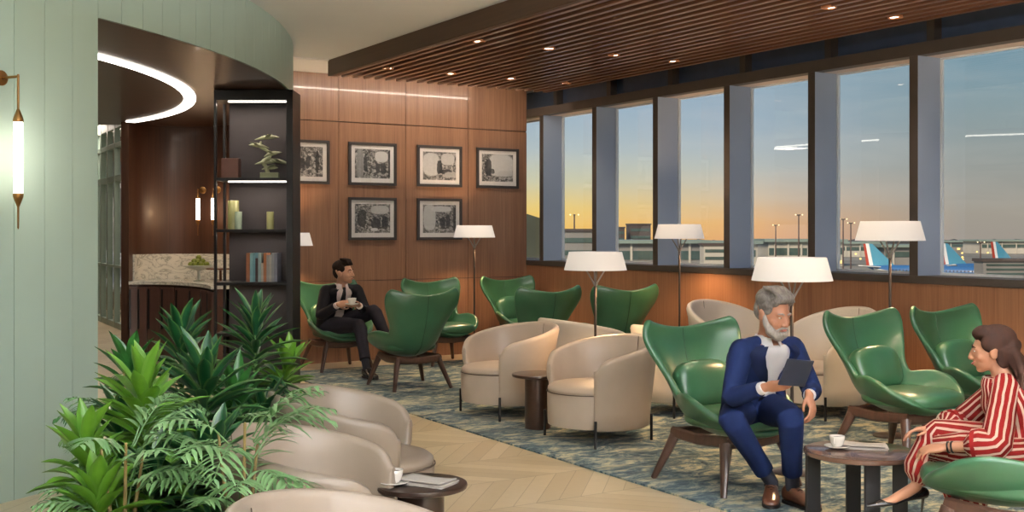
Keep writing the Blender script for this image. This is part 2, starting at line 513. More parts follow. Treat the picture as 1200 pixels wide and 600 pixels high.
for k, y in enumerate(my):
    mb = MB(); mb.span((WX + 0.004, y - 0.045, 1.212), (GX + 0.03, y + 0.045, 3.131), mi=0)
    for f in mb.bm.faces:
        f.normal_update()
        f.material_index = 1 if abs(f.normal.y) > 0.5 else 0
    structure(mb.build('trim_%d' % (k + 10), [FRAME, REVEAL], smooth=False, recalc=True), 'window pier with bronze front and blue-grey side')
    mb = MB(); mb.span((GX - 0.10, y - 0.05, 3.16), (GX, y + 0.03, 3.53)); structure(mb.build('trim_%d' % (k + 40), FRAME, smooth=False), 'dark post above the windows')
for k, (a, b_) in enumerate(zip(my, my[1:])):
    y1 = a - 0.045; y0 = b_ + 0.045
    root = bpy.data.objects.new('window_%d' % (k + 1), None); COL.objects.link(root); root.location = (GX, (y0 + y1) / 2, 1.2)
    root['kind'] = 'structure'
    hw = (y1 - y0) / 2
    mb = MB(); t = 0.018
    for s in (-1, 1): mb.box((0, s * (hw - t / 2), 0.97), (0.03, t, 1.9))
    mb.box((0, 0, 0.022), (0.03, 2 * hw, t + 0.008)); mb.box((0, 0, 1.925), (0.03, 2 * hw, t))
    mb.build('window_frame', BEAD, root, smooth=False)
    mb = MB(); mb.box((0.012, 0, 0.97), (0.006, 2 * hw - 2 * t, 1.9)); mb.build('pane', GLASS, root, smooth=False)
# shell behind the camera
mb = MB(); mb.span((-10, -6.62, 0), (8.5, -6.5, CEIL)); structure(mb.build('wall_rear', CREAM, smooth=False))
mb = MB(); mb.span((-10.12, -6.5, 0), (-10, 27, CEIL)); structure(mb.build('wall_west', CREAM, smooth=False))
mb = MB(); mb.span((-10, 27, 0), (8.5, 27.12, CEIL)); structure(mb.build('wall_far', CREAM, smooth=False))

# ================================================================ slatted timber ceiling raft
SX0, SX1, SY0, SY1, SZ = 4.91, 7.83, -6.4, 11.93, 3.35
mb = MB(); mb.span((SX0, SY0, SZ), (SX0 + 0.05, SY1, CEIL)); mb.span((SX0 + .05, SY1 - .03, SZ + .06), (SX1, SY1, CEIL))
structure(mb.build('ceiling_beam', BEAMWOOD, smooth=False, bevel=0.003), 'dark timber fascia of the slatted ceiling')
mb = MB(); mb.span((SX0 + 0.05, SY0, SZ + 0.13), (SX1, SY1 - .03, CEIL)); structure(mb.build('ceiling_void', DUCT, smooth=False), 'black void above the slats')
mb = MB(); n = 21; pitch = (SX1 - SX0 - 0.05) / n
for k in range(n + 1):
    x = SX0 + 0.05 + pitch * k
    if k == 0: x += 0.03
    mb.span((x - 0.024, SY0, SZ), (x + 0.024, SY1 + (0.0 if k else 0), SZ + 0.10))
structure(mb.build('ceiling_slats', SLATWOOD, smooth=False), 'walnut slats of the ceiling raft running towards the picture wall')
# recessed spotlights set between the slats
SPOTB = mat_emit('spotlight_lens', (255, 232, 205), 14.0)
SPOTR = mat_plain('spotlight_trim', (190, 130, 90), 0.3, 0.4)
proto = None
rows = [(11.03, range(4)), (9.02, range(4)), (6.22, range(4)), (4.2, range(4)), (2.2, range(4)), (0.2, range(4))]
where = ['last row by the picture wall', 'second row from the picture wall', 'third row from the picture wall', 'fourth row', 'fifth row', 'sixth row']
num = ['nearest the white ceiling', 'second from the white ceiling', 'third from the white ceiling', 'nearest the windows']
for r, (y, ks) in enumerate(rows[:3]):
    for k in ks:
        if r == 2 and k < 2: continue
        x = 5.23 + 0.772 * k - (0.03 if r else 0)
        lab = 'small recessed ceiling spotlight, %s, %s' % (where[r], num[k])
        if proto is None:
            proto = thing('ceiling_spotlight', lab, 'spotlight', (x, y, SZ), 0, 'spotlights in the slatted ceiling')
            mb = MB(); mb.lathe([(0.062, 0.012), (0.062, -0.004), (0.052, -0.006), (0.046, 0.0), (0.044, 0.012)], 24); mb.build('trim_ring', SPOTR, proto)
            mb = MB(); mb.lathe([(0.0, 0.002), (0.045, 0.002), (0.045, 0.006), (0, 0.006)], 24); mb.build('lens', SPOTB, proto)
        else:
            dup(proto, (x, y, SZ), 0, lab)
for r, (y, ks) in enumerate(rows):
    for k in (0, 1, 2, 3):
        light('spot_beam', 'SPOT', (5.23 + .772 * k, y, SZ - 0.03), 42, (255, 226, 190), 0.04, (0, 0, 0), 95, 0.7)

# ================================================================ sage drum wall with portal
DC = W(-10.45, 10.3); DR = 8.3; HB = 2.99
def drum(a, r): return Vector((DC.x + r * math.cos(a), DC.y + r * math.sin(a)))
def ang(p): return math.atan2(p.y - DC.y, p.x - DC.x)
aP = ang(W(-2.735, 7.36))                    # left jamb of the portal
aE = math.asin((BY - DC.y) / DR)             # where the drum meets the picture wall
aS = aP - 1.25
NS = 0.0275                                   # angle of one board (about 0.23 m)
def ring_piece(mb, a0, a1, r0, r1, z0, z1, n):
    poly = [drum(a0 + (a1 - a0) * i / n, r1) for i in range(n + 1)] + [drum(a1 + (a0 - a1) * i / n, r0) for i in range(n + 1)]
    mb.prism(poly, z0, z1)
mb = MB()                                     # lower wall left of the portal, board by board
a = aP
while a > aS:
    ring_piece(mb, a - NS + 0.0005, a, DR - 0.03, DR, 0, HB, 2); a -= NS
mb2 = MB(); ring_piece(mb2, aS, aP, DR - 0.16, DR - 0.008, 0, HB, 40)
structure(mb.build('wall_left', GREENPAINT, smooth=False), 'sage green board-clad curved wall')
structure(mb2.build('wall_left_core', GREENPAINT, smooth=False), 'sage green wall core and portal jamb')
mb = MB(); a = aP
while a < aE:
    ring_piece(mb, a + 0.0005, min(a + NS, aE), DR - 0.03, DR, HB, CEIL, 3); a += NS
a = aP
while a > aS:
    ring_piece(mb, a - NS + 0.0005, a, DR - 0.03, DR, HB, CEIL, 2); a -= NS
structure(mb.build('wall_left_fascia', GREENPAINT, smooth=False), 'sage green curved fascia above the portal')
mb = MB(); ring_piece(mb, aS, aE, DR - 0.16, DR - 0.008, HB + 0.101, CEIL, 90); structure(mb.build('wall_left_fascia_core', GREENPAINT, smooth=False))
# lowered dark timber ceiling inside the drum
mb = MB(); poly = [drum(aS + (aE + 0.0 - aS) * i / 60, DR - 0.012) for i in range(61)] + [W(-3.0, 14.4), W(-3.9, 15.3), W(-4.75, 15.2), W(-4.9, 14.75), W(-11, 14.75)]
cwall = [W(-5.6, 16.2), W(-5.05, 15.2)]
mb.prism([(p.x, p.y) for p in poly], HB, HB + 0.1); structure(mb.build('ceiling_bar', CEILWOOD, smooth=False), 'dark timber ceiling inside the curved portal')
# LED ring let into it
RC = W(-8.9, 10.2)
mb = MB(); n = 70
a0, a1 = ang(W(-3.3, 7.6)) , 0
A0 = math.atan2(W(-3.4, 8.2).y - RC.y, W(-3.4, 8.2).x - RC.x); A1 = math.atan2(W(-5.0, 14.1).y - RC.y, W(-5.0, 14.1).x - RC.x)
q = lambda a, r: (RC.x + r * math.cos(a), RC.y + r * math.sin(a))
mb.prism([q(A0 + (A1 - A0) * i / n, 5.82) for i in range(n + 1)] + [q(A1 + (A0 - A1) * i / n, 5.70) for i in range(n + 1)], HB - 0.014, HB - 0.001)
o = mb.build('led_ring_light', LED, smooth=False); tag(o, 'curved white LED strip in the dark timber ceiling behind the portal', 'ceiling light')

# ================================================================ bar niche: curved timber wall, marble, cabinets
wl = catmull([W(-4.87, 14.35), W(-4.84, 14.75), W(-4.5, 15.0), W(-4.05, 14.98), W(-3.5, 14.6), W(-3.05, 14.05), W(-2.75, 13.5)], 8)
def offset_line(pts, d):
    out = []
    for i, p in enumerate(pts):
        t = (pts[min(i + 1, len(pts) - 1)] - pts[max(i - 1, 0)]).normalized()
        out.append(p + Vector((-t.y, t.x, 0)) * d)
    return out
def strip(mb, a, b, z0, z1): mb.prism([(p.x, p.y) for p in a] + [(p.x, p.y) for p in reversed(b)], z0, z1)
mb = MB(); strip(mb, wl, offset_line(wl, 0.1), 0, HB); structure(mb.build('wall_bar', DARKWOOD, smooth=True, angle=50), 'dark walnut curved wall behind the bar')
ct = catmull([W(-4.82, 14.2), W(-4.6, 14.24), W(-4.2, 14.08), W(-3.75, 13.6), W(-3.45, 13.0)], 8)
inner = wl[6:]
mb = MB(); strip(mb, wl[3:], offset_line(wl[3:], -0.02), 0.97, 1.30); structure(mb.build('wall_splashback', MARBLE), 'veined marble splashback behind the bar counter')
mb = MB(); strip(mb, offset_line(ct, -0.02), list(reversed(offset_line(list(reversed(wl[4:] + [W(-2.9, 13.3)])), 0.03))), 0.93, 0.97)
tag(mb.build('bar_counter', MARBLE, angle=50), 'veined marble counter top on the curved dark bar cabinets', 'counter')
cab = thing('bar_cabinet', 'curved dark brown cabinet run under the marble counter in the niche', 'cabinet', (0, 0, 0))
CABM = mat_wood('cabinet_brown', (66, 44, 38), (92, 64, 56), 0.3, (30, 30, 1.0), coat=0.2)
mb = MB(); strip(mb, offset_line(ct, 0.03), offset_line(ct, 0.12), 0.0, 0.93); mb.build('body', CABM, cab, angle=50)
fl = offset_line(ct, 0.005)
nd = 8
for k in range(nd):
    i0 = int(k * (len(fl) - 1) / nd); i1 = int((k + 1) * (len(fl) - 1) / nd)
    a, b_ = fl[i0], fl[i1]; t = (b_ - a).normalized(); nrm = Vector((t.y, -t.x, 0)); w = (b_ - a).length
    c = (a + b_) / 2; rot = math.atan2(t.y, t.x)
    mb = MB(); mb.box((c.x, c.y, 0.50), (w - 0.012, 0.03, 0.80), rot); d = mb.build('door', CABM, cab, smooth=False, bevel=0.003)
    mb = MB(); hp = a.lerp(b_, 0.14) + nrm * 0.018; mb.box((hp.x, hp.y, 0.62), (0.022, 0.012, 0.5), rot); mb.build('handle', BLACK, d, smooth=False)
# end panel of the cabinet run
e = W(-4.91, 14.45); mb = MB(); mb.box((e.x, e.y, HB / 2), (0.06, 0.2, HB), heading(0, 1)); structure(mb.build('wall_bar_end', DARKWOOD, smooth=False), 'dark end panel of the bar wall')
# wall lights in the niche
TUBE = mat_emit('tube_glow', (255, 236, 214), 6.0)
def sconce(name, label, loc, rz, L=0.62, r=0.03, hang=0.18):
    t = thing(name, label, 'wall light', loc, rz, None)
    mb = MB(); mb.lathe([(0.0, 0), (0.045, 0), (0.045, 0.012), (0.03, 0.018), (0, 0.018)], 24, axis=(0, 1, 0)); mb.build('wall_plate', BRASS, t)
    mb = MB(); mb.tube([(0, 0.01, 0), (0, 0.15, 0)], 0.008, 10); mb.tube([(0, 0.15, 0.008), (0, 0.15, -hang)], 0.007, 10); mb.build('arm', BRASS, t)
    z0 = -hang
    mb = MB(); mb.lathe([(0.008, z0), (0.012, z0 - 0.01), (r, z0 - 0.055), (r + .002, z0 - 0.065), (r, z0 - .075)], 24, (0, .15, 0)); mb.build('top_cap', BRASS, t)
    mb = MB(); mb.lathe([(r * .9, z0 - 0.07), (r * .93, z0 - .09), (r * .93, z0 - L + .02), (r * .9, z0 - L)], 24, (0, .15, 0)); mb.build('glass_tube', TUBE, t)
    mb = MB(); mb.lathe([(r, z0 - L + .01), (r + .002, z0 - L), (r, z0 - L - .012), (0.010, z0 - L - 0.06), (0.006, z0 - L - .07), (0.005, z0 - L - .19), (0, z0 - L - .2)], 24, (0, .15, 0)); mb.build('finial', BRASS, t)
    return t
# the sconce on the sage wall: centre line x = -3.0 m of the grid
ps = drum(ang(W(-2.985, 6.62)), DR)
out_dir = (ps - Vector((DC.x, DC.y))).normalized()
s = sconce('wall_sconce', 'long glowing tube sconce with brass cone ends on the sage wall', (ps.x, ps.y, 2.50), math.atan2(-out_dir.x, out_dir.y), 0.50, 0.028, 0.19)
light('sconce_glow', 'AREA', (ps.x + out_dir.x * 0.2, ps.y + out_dir.y * .2, 2.06), 4, (255, 232, 205), 0.05, (PI / 2, 0, math.atan2(-out_dir.x, out_dir.y)), size_y=0.45)
light('sconce_glow', 'POINT', (ps.x + out_dir.x * 0.24, ps.y + out_dir.y * .24, 2.06), 3.5, (255, 240, 222), 0.06)
for px, z, lab in ((-4.07, 14.86, 'short glowing tube wall light on the dark bar wall, farther from the shelf'), (-3.83, 14.7, 'short glowing tube wall light on the dark bar wall beside the black shelf')):
    p = W(px, z)
    t = sconce('bar_wall_light', lab, (p.x, p.y, 2.14), heading(-0.15, -1), 0.36, 0.028, 0.04); t['group'] = 'tube lights over the bar'
    g = W(px - .02, z - 0.25); light('bar_glow', 'POINT', (g.x, g.y, 1.85), 4, (255, 205, 150), 0.05)
# ================================================================ ceiling panel lights of the lounge (behind the viewpoint and over the aisle)
PANEL = mat_emit('panel_glow', (255, 240, 220), 5.0)
PFR = mat_plain('panel_frame', (220, 218, 212), 0.5)
pp = None
spots_ = [(2.8, -1.6), (0.4, -1.6), (-1.6, -3.4), (0.8, -4.2), (3.4, -4.2)]
for k, (x, y) in enumerate(spots_):
    if pp is None:
        pp = thing('ceiling_panel_light', 'flush square ceiling panel light of the lounge', 'ceiling light', (x, y, CEIL), 0, 'ceiling panel lights')
        mb = MB(); t = 0.62
        for s in (-1, 1): mb.box((s * (t + .02), 0, -0.012), (0.04, 2 * t + .08, 0.024)); mb.box((0, s * (t + .02), -0.012), (2 * t, 0.04, 0.024))
        mb.build('frame', PFR, pp, smooth=False)
        mb = MB(); mb.box((0, 0, -0.008), (2 * t, 2 * t, 0.012)); mb.build('diffuser', PANEL, pp, smooth=False)
    else:
        dup(pp, (x, y, CEIL))
    light('panel_light', 'AREA', (x, y, CEIL - 0.03), 125, (250, 250, 255), 1.2)
# soft light in the niche, from the LED ring, and in the white ceiling's cove
light('sage_wall_fill', 'SPOT', (0.6, 4.9, 3.45), 120, (240, 250, 255), .15, Vector((-.9, 1.0, -.32)).to_track_quat('-Z', 'Y').to_euler(), 110, .8)  # unseen cool spot added to brighten the sage wall
COVE = mat_emit('cove_led', (255, 238, 220), 3)
mb = MB(); mb.span((SX0 + .1, SY1 + .001, SZ + .13), (SX1 - .1, SY1 + .02, SZ + .15)); tag(mb.build('cove_light', COVE, None, smooth=False), 'slim light strip on the end of the slatted ceiling facing the picture wall', 'ceiling light')
light('cove_wash', 'AREA', ((SX0 + SX1) / 2, SY1 + .06, SZ + .10), 18, (255, 240, 222), 2.8, Vector((0, .45, -.89)).to_track_quat('-Z', 'Y').to_euler(), size_y=.04)
for x, z in ((-3.5, 9.2), (-3.4, 11.2), (-4.2, 13.2)):
    p = W(x, z); light('ring_light', 'AREA', (p.x, p.y, HB - 0.03), 10, (255, 240, 222), 0.5)

# bars with uplights, added out of view to brighten the ceiling
PM = mat_plain('fill_bar_body', (60, 56, 52), 0.4, 0.4)
pd = None
for k, (x, y) in enumerate([(1.2, -2.6), (-2.6, -1.2), (2.6, 1.6)]):
    if pd is None:
        pd = thing('ceiling_fill_bar', 'long slim bar added out of view to light the ceiling', 'ceiling light', (x, y, 2.9), 0, 'added ceiling fill bars')
        mb = MB(); mb.box((0, 0, 0), (1.8, 0.07, 0.06)); mb.build('body', PM, pd, bevel=.004)
        
        for sx in (-.7, .7): mb = MB(); mb.tube([(sx, 0, 0.03), (sx, 0, CEIL - 2.9)], 0.003, 6); mb.build('cord', PM, pd)
        mb = MB(); mb.box((0, 0, 0.035), (1.76, 0.06, 0.01)); mb.build('diffuser', PANEL, pd, smooth=False)
    else: dup(pd, (x, y, 2.9))
    light('ceiling_fill_light', 'AREA', (x, y, 2.96), 1000, (248, 250, 255), 1.7, (PI, 0, 0), size_y=0.3)
# ================================================================ green wing chair
m, nt, out = new_mat('green_leather'); GREEN = m
b = pr(nt, 0.30, coat=0.25); b.inputs['Coat Roughness'].default_value = 0.2
f = noise(nt, texco(nt), 3.0, 4)
nt.links.new(ramp(nt, f, [(0.3, lin((48, 92, 64))), (0.7, lin((60, 108, 76)))]), b.inputs['Base Color'])
bump(nt, b, noise(nt, texco(nt), 6, 3), 0.12, 0.02)
nt.links.new(b.outputs[0], out.inputs[0])
SEAM = mat_plain('green_seam', (26, 66, 42), 0.5)
CHLEG = mat_wood('chair_walnut', (58, 40, 32), (86, 60, 48), 0.35, (30, 30, 3), coat=0.1)

CPY = [(0, -.44), (.12, -.43), (.26, -.39), (.38, -.335), (.48, -.27), (.57, -.17), (.68, -.02), (.84, .20), (1, .38)]
CPZ = [(0, .965), (.12, .86), (.26, .71), (.38, .57), (.48, .45), (.57, .375), (.68, .335), (.84, .335), (1, .375)]
CS = [(0, .365), (.04, .415), (.13, .43), (.26, .39), (.38, .345), (.48, .355), (.57, .40), (.68, .46), (.80, .46), (.90, .385), (.96, .28), (1, .17)]
CA = [(0, .55), (.14, .62), (.26, .85), (.38, 1.05), (.48, 1.22), (.57, 1.3), (.68, 1.28), (.8, 1.12), (.9, .85), (1, .45)]
def shell_pt(u, v):
    """u -1..1 across, v 0 top of back .. 1 front of seat"""
    y = smooth_tab(CPY, v); z = smooth_tab(CPZ, v)
    e = 0.01
    ty = smooth_tab(CPY, min(v + e, 1)) - smooth_tab(CPY, max(v - e, 0)); tz = smooth_tab(CPZ, min(v + e, 1)) - smooth_tab(CPZ, max(v - e, 0))
    l = math.hypot(ty, tz); ny, nz = -tz / l, ty / l          # normal towards the sitter
    s = smooth_tab(CS, v); a = smooth_tab(CA, v)
    x = s / a * math.sin(a * u); off = s / a * (1 - math.cos(a * u))
    p = Vector((x, y + ny * off, z + nz * off))
    k = max(0, 1 - v / 0.22)
    p.z += 0.060 * k * abs(u) ** 1.6 - 0.01 * k
    return p
def make_wing_chair(label, loc, rz):
    t = thing('wing_chair', label, 'chair', loc, rz, 'green wing chairs')
    mb = MB(); mb.grid(lambda a, v: shell_pt(a * 2 - 1, v), 25, 34)
    o = mb.build('shell', GREEN, t, angle=180)
    s = o.modifiers.new('s', 'SOLIDIFY'); s.thickness = 0.042; s.offset = 0.4
    s = o.modifiers.new('u', 'SUBSURF'); s.levels = 1; s.render_levels = 1
    # seam down the middle of the outer back
    mb = MB(); pts = []
    for k in range(16):
        v = 0.0 + 0.6 * k / 15; y = smooth_tab(CPY, v); z = smooth_tab(CPZ, v); e = .01
        ty = smooth_tab(CPY, v + e) - smooth_tab(CPY, max(v - e, 0)); tz = smooth_tab(CPZ, v + e) - smooth_tab(CPZ, max(v - e, 0)); l = math.hypot(ty, tz)
        pts.append((0, y + tz / l * 0.0305, z - ty / l * 0.0305 - .02 * max(0, 1 - v / .22)))
    mb.tube(pts, 0.0028, 6); pts = []
    for k in range(9):
        v = 0.0 + 0.36 * k / 8; y = smooth_tab(CPY, v); z = smooth_tab(CPZ, v); e = .01
        ty = smooth_tab(CPY, v + e) - smooth_tab(CPY, max(v - e, 0)); tz = smooth_tab(CPZ, v + e) - smooth_tab(CPZ, max(v - e, 0)); l = math.hypot(ty, tz)
        pts.append((0, y - tz / l * 0.0135, z + ty / l * 0.0135 - .02 * max(0, 1 - v / .22)))
    mb.tube(pts, 0.0025, 6)
    mb.build('seam', SEAM, t)
    mb = MB(); mb.ball((0, .10, .425), (.285, .315, .068), 28, Matrix.Rotation(0.02, 3, 'X'), 0.62); mb.build('seat_cushion', GREEN, t, angle=180, subsurf=1)
    mb = MB(); mb.ball((0, -.215, .595), (.235, .085, .165), 28, Matrix.Rotation(0.30, 3, 'X'), 0.66); mb.build('back_cushion', GREEN, t, angle=180, subsurf=1)
    # walnut frame
    mb = MB()
    for s in (-1, 1):
        mb.tube([(s * .235, -.25, .305), (s * .25, 0, .298), (s * .22, .25, .312)], [(.036, .020)] * 3, 8, up=(0, 0, 1), round_ends=False)
    mb.tube([(-.24, -.24, .300), (0, -.26, .288), (.24, -.24, .300)], [(.036, .020)] * 3, 8, up=(0, 0, 1), round_ends=False)
    mb.tube([(-.23, .24, .305), (0, .25, .292), (.23, .24, .305)], [(.036, .020)] * 3, 8, up=(0, 0, 1), round_ends=False)
    mb.build('frame', CHLEG, t)
    for sx in (-1, 1):
        for sy in (-1, 1):
            mb = MB(); mb.tube([(sx * .225, sy * .23, .30), (sx * .25, sy * .255, .22), (sx * .315, sy * .315 + (-.03 if sy < 0 else 0), .0)], [(.040, .030), (.035, .027), (.021, .018)], 10, up=(0, 1, 0), round_ends=False)
            mb.build('leg', CHLEG, t)
    return t
def chair_at(x, z): return W(x, z, 0.012)
wings = [
    # (x, z, face dx, dz, label)
    ((1.36, 7.14), (.5245, -.8514), 'green wing chair in which the man in the blue suit sits'),
    ((2.75, 8.00), (.5245, -.8514), 'empty green wing chair with a back cushion behind the round coffee table'),
    ((3.55, 8.50), (.5245, -.8514), 'green wing chair partly hidden behind the head of the striped woman'),
    ((2.36, 5.28), (-.75, .66), 'green wing chair in which the woman in stripes sits, bottom right corner'),
    ((-2.03, 13.08), (.5245, -.8514), 'green wing chair in which the man in the black suit sits'),
    ((-1.06, 11.57), (-.5045, .8634), 'green wing chair seen from behind, facing the man in the black suit'),
    ((-.83, 13.67), (.5245, -.8514), 'green wing chair half hidden behind the chair that faces the man in black'),
    ((.12, 14.25), (.5245, -.8514), 'green wing chair in the corner between picture wall and windows'),
    ((.22, 12.14), (-.50, .866), 'green wing chair seen from behind, just in front of the one in the corner'),
    ((1.10, 12.50), (-.36, .93), 'green wing chair seen from behind, below the windows between two floor lamps'),
]
wc = None
for (x, z), d, lab in wings:
    if wc is None: wc = make_wing_chair(lab, chair_at(x, z), heading(*d))
    else: dup(wc, chair_at(x, z), heading(*d), lab)

# ================================================================ beige tub chair
def leather(name, c1, c2, rough=0.38):
    m, nt, out = new_mat(name)
    b = pr(nt, rough, coat=0.12); b.inputs['Coat Roughness'].default_value = 0.25
    f = noise(nt, texco(nt), 2.5, 4)
    nt.links.new(ramp(nt, f, [(0.3, lin(c1)), (0.7, lin(c2))]), b.inputs['Base Color'])
    bump(nt, b, noise(nt, texco(nt), 260, 2), 0.12, 0.002)
    nt.links.new(b.outputs[0], out.inputs[0])
    return m
BEIGE = leather('beige_leather', (176, 161, 146), (190, 175, 160))
BEIGE_LIT = leather('beige_leather_lit', (206, 196, 182), (216, 206, 194))  # paler copy of the beige, light on the shells put into the colour
PIPING = mat_plain('dark_piping', (70, 56, 48), 0.5)
def make_tub(label, loc, rz, back=.78, arm=.60, outer=None, group='beige tub chairs'):
    t = thing('tub_chair', label, 'chair', loc, rz, group)
    outer = outer or BEIGE
    A = math.radians(128)
    rings = []; n = 84
    def rim(a):
        k = max(0.0, math.cos(a * .62)); e_ = max(0.0, (abs(a) - (A - .27)) / .27); return arm + (back - arm) * k ** 1.1 - .075 * (1 - math.sqrt(max(0, 1 - e_ * e_ * .98)))
    for i in range(n + 1):
        a = -A + 2 * A * i / n                       # 0 = straight back
        h = rim(a); r0 = .375
        k = (0.5 + 0.5 * math.cos(a))
        fl = .045 * k + .012
        cs = []
        ed = 0.0
        th = .052
        for rr, zz in ((r0 - .004, .115), (r0 + .012, .125), (r0 + .020, .25), (r0 + .024 + fl * .3, .42), (r0 + .028 + fl * .7, h - .12), (r0 + .03 + fl, h - .035), (r0 + .022 + fl, h - .010), (r0 + .004 + fl, h), (r0 - .016 + fl, h - .006), (r0 - .024 + fl * .95, h - .028), (r0 - .028 + fl * .6, h - .13), (r0 - .030, .42), (r0 - .034, .30), (r0 - .034, .115)):
            cs.append(Vector((rr * math.sin(a), -rr * math.cos(a) * (1.0 if abs(a) < PI / 2 else 1.0), zz)))
        rings.append(cs)
    # round the two front edges
    def shrink(cs, f, adv, sgn):
        c = sum(cs, Vector()) / len(cs); a = sgn * A
        tan = Vector((math.cos(a), math.sin(a), 0)) * sgn * adv
        return [Vector((c.x + (p.x - c.x) * f, c.y + (p.y - c.y) * f, c.z + (p.z - c.z) * (1 - (1 - f) * .06))) + tan for p in cs]
    rings = [shrink(rings[0], .35, .022, -1), shrink(rings[0], .8, .014, -1)] + rings + [shrink(rings[-1], .8, .014, 1), shrink(rings[-1], .35, .022, 1)]
    mb = MB(); mb.rings(rings); mb.build('shell', outer, t, angle=60)
    mb = MB(); mb.tube([(0, -.352 - .012, z) if z < .5 else (0, -.3455 - (z - .42) * .115, z) for z in (.44, .55, .65, .70, back - .015)], .0022, 6)
    mb.tube([(0, -.402, .2), (0, -.418, .42), (0, -.438, back - .12), (0, -.4535, back - .04)], .0022, 6); mb.build('seam', PIPING, t)
    # seat: drum with a domed top, forward of the shell
    def egg(r, z, fy=1.10):
        out = []
        for k in range(40):
            a = 2 * PI * k / 40; x = r * math.sin(a); y = r * math.cos(a)
            out.append(Vector((x, y * (fy if y > 0 else .9) + .03, z)))
        return out
    R = .335
    mb = MB(); mb.rings([egg(R * .9, .12), egg(R * 1.02, .13), egg(R * 1.03, .18), egg(R * 1.035, .36), egg(R * 1.02, .375)]); mb.build('seat_base', outer, t)
    mb = MB(); mb.rings([egg(R * 1.0, .372), egg(R * 1.03, .386), egg(R * 1.02, .408), egg(R * .95, .428), egg(R * .7, .44), egg(R * .35, .446), egg(R * .05, .447)]); mb.build('seat_cushion', BEIGE, t, angle=70)
    mb = MB(); pts = egg(R * 1.045, .377) ; mb.tube(pts + [pts[0]], .0035, 6, caps=False); mb.build('piping', PIPING, t)
    for a in (math.radians(126), math.radians(-126), math.radians(40), math.radians(-40)):
        x, y = .40 * math.sin(a), -.40 * math.cos(a)
        if abs(a) > 1.5: x, y = .415 * math.sin(a), -.415 * math.cos(a) + .03
        mb = MB(); mb.tube([(x, y, 0), (x, y, .20)], .011, 10, round_ends=False); mb.build('leg', BLACK, t)
    return t
tubs = [
    ((.665, 8.65), (-.8514, -.5245), 'beige tub chair between the dark pedestal table and the man in blue'),
    ((-.045, 9.84), (-.8514, -.5245), 'beige tub chair left of the dark pedestal table'),
    ((-.82, 5.95), (1, .0), 'shade-darkened beige tub chair with its piped seat showing, farthest of three at the front'),
    ((-.78, 4.68), (1, .0), 'shade-darkened beige tub chair at the front, middle of three, behind the palm fronds'),
    ((-.40, 3.40), (1, .0), 'shade-darkened beige tub chair rim at the bottom edge, closest to the plants and camera'),
]
tc0 = None
BEIGE_SHADED = leather('beige_leather_shaded', (136, 122, 108), (150, 136, 122))  # darker copy of the beige, shade on the front chairs put into the colour
ty0 = None
for (x, z), d, lab in tubs:
    hgt = 0.012 if x > -.3 else 0.0
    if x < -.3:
        if ty0 is None: BEIGE_, BEIGE = BEIGE, BEIGE_SHADED; ty0 = make_tub(lab, W(x, z, hgt), heading(*d), group='shade-darkened beige tub chairs'); BEIGE = BEIGE_
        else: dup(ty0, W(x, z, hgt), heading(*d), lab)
    elif tc0 is None: tc0 = make_tub(lab, W(x, z, hgt), heading(*d))
    else: dup(tc0, W(x, z, hgt), heading(*d), lab)
tv = None
for (x, z), d, lab in [((.70, 10.72), (.8514, .5245), 'light-paled beige tub chair standing behind the tall lamp pole, back towards us'),
                  ((1.50, 9.95), (.8514, .5245), 'light-paled beige tub chair mostly hidden behind the wing chair of the man in blue')]:
    if tv is None: tv = make_tub(lab, W(x, z, .012), heading(*d), outer=BEIGE_LIT, group='light-paled beige tub chairs')
    else: dup(tv, W(x, z, .012), heading(*d), lab)
th = None
for (x, z), d, lab in [((2.12, 10.75), (.60, -.80), 'high-backed light-paled beige tub chair by the window wall, left of the bearded man'),
                  ((2.72, 9.85), (-.9, -.43), 'high-backed light-paled beige tub chair between the bearded man and the empty wing chair'),
                  ]:
    if th is None: th = make_tub(lab, W(x, z, .012), heading(*d), back=.92, arm=.56, outer=BEIGE_LIT, group='high-backed tub chairs')
    else: dup(th, W(x, z, .012), heading(*d), lab)

# ================================================================ tables
TABWOOD = mat_wood('table_walnut', (40, 22, 14), (62, 37, 25), 0.3, (20, 3, 20), coat=0.3)
DARKTAB = mat_wood('dark_table', (30, 18, 13), (46, 28, 20), 0.3, (16, 3, 16), coat=0.2)
def pedestal(label, loc, H, r=.21, mat=TABWOOD):
    t = thing('pedestal_table', label, 'table', loc)
    mb = MB(); mb.lathe([(0, H - .028), (r - .02, H - .028), (r - .004, H - .022), (r, H - .012), (r - .003, H - .002), (r - .012, H), (0, H)], 64); mb.build('tabletop', mat, t)
    mb = MB(); mb.lathe([(0, 0), (.105, 0), (.105, H - .03), (0, H - .03)], 40); mb.build('column', mat, t)
    return t
pedestal('small round dark brown pedestal table between two beige tub chairs', W(.208, 9.12, .012), .44)
pedestal('small round dark pedestal table with a folded paper, beside the front tub chairs', W(-.41, 5.08), .47, .21, DARKTAB)
ct_ = thing('coffee_table', 'round walnut coffee table on black slab legs before the striped woman', 'table', W(1.86, 6.03, .012))
COFW = mat_wood('coffee_walnut', (80, 58, 48), (108, 82, 70), 0.22, (16, 3, 16), coat=0.4)
H = .42; r = .295
mb = MB(); mb.lathe([(0, H - .03), (r - .02, H - .03), (r - .003, H - .024), (r, H - .012), (r - .002, H - .003), (r - .01, H), (0, H)], 72); mb.build('tabletop', COFW, ct_)
for x, z, a in ((-.245, .03, .2), (.0, -.20, 0.0), (.185, -.08, -.3)):
    v = W(x, z); mb = MB(); mb.box((v.x, v.y, (H - .03) / 2), (.078, .03, H - .03), heading(1, 0) + PI / 2 + a); mb.build('leg', BLACK, ct_, smooth=False, bevel=.003)
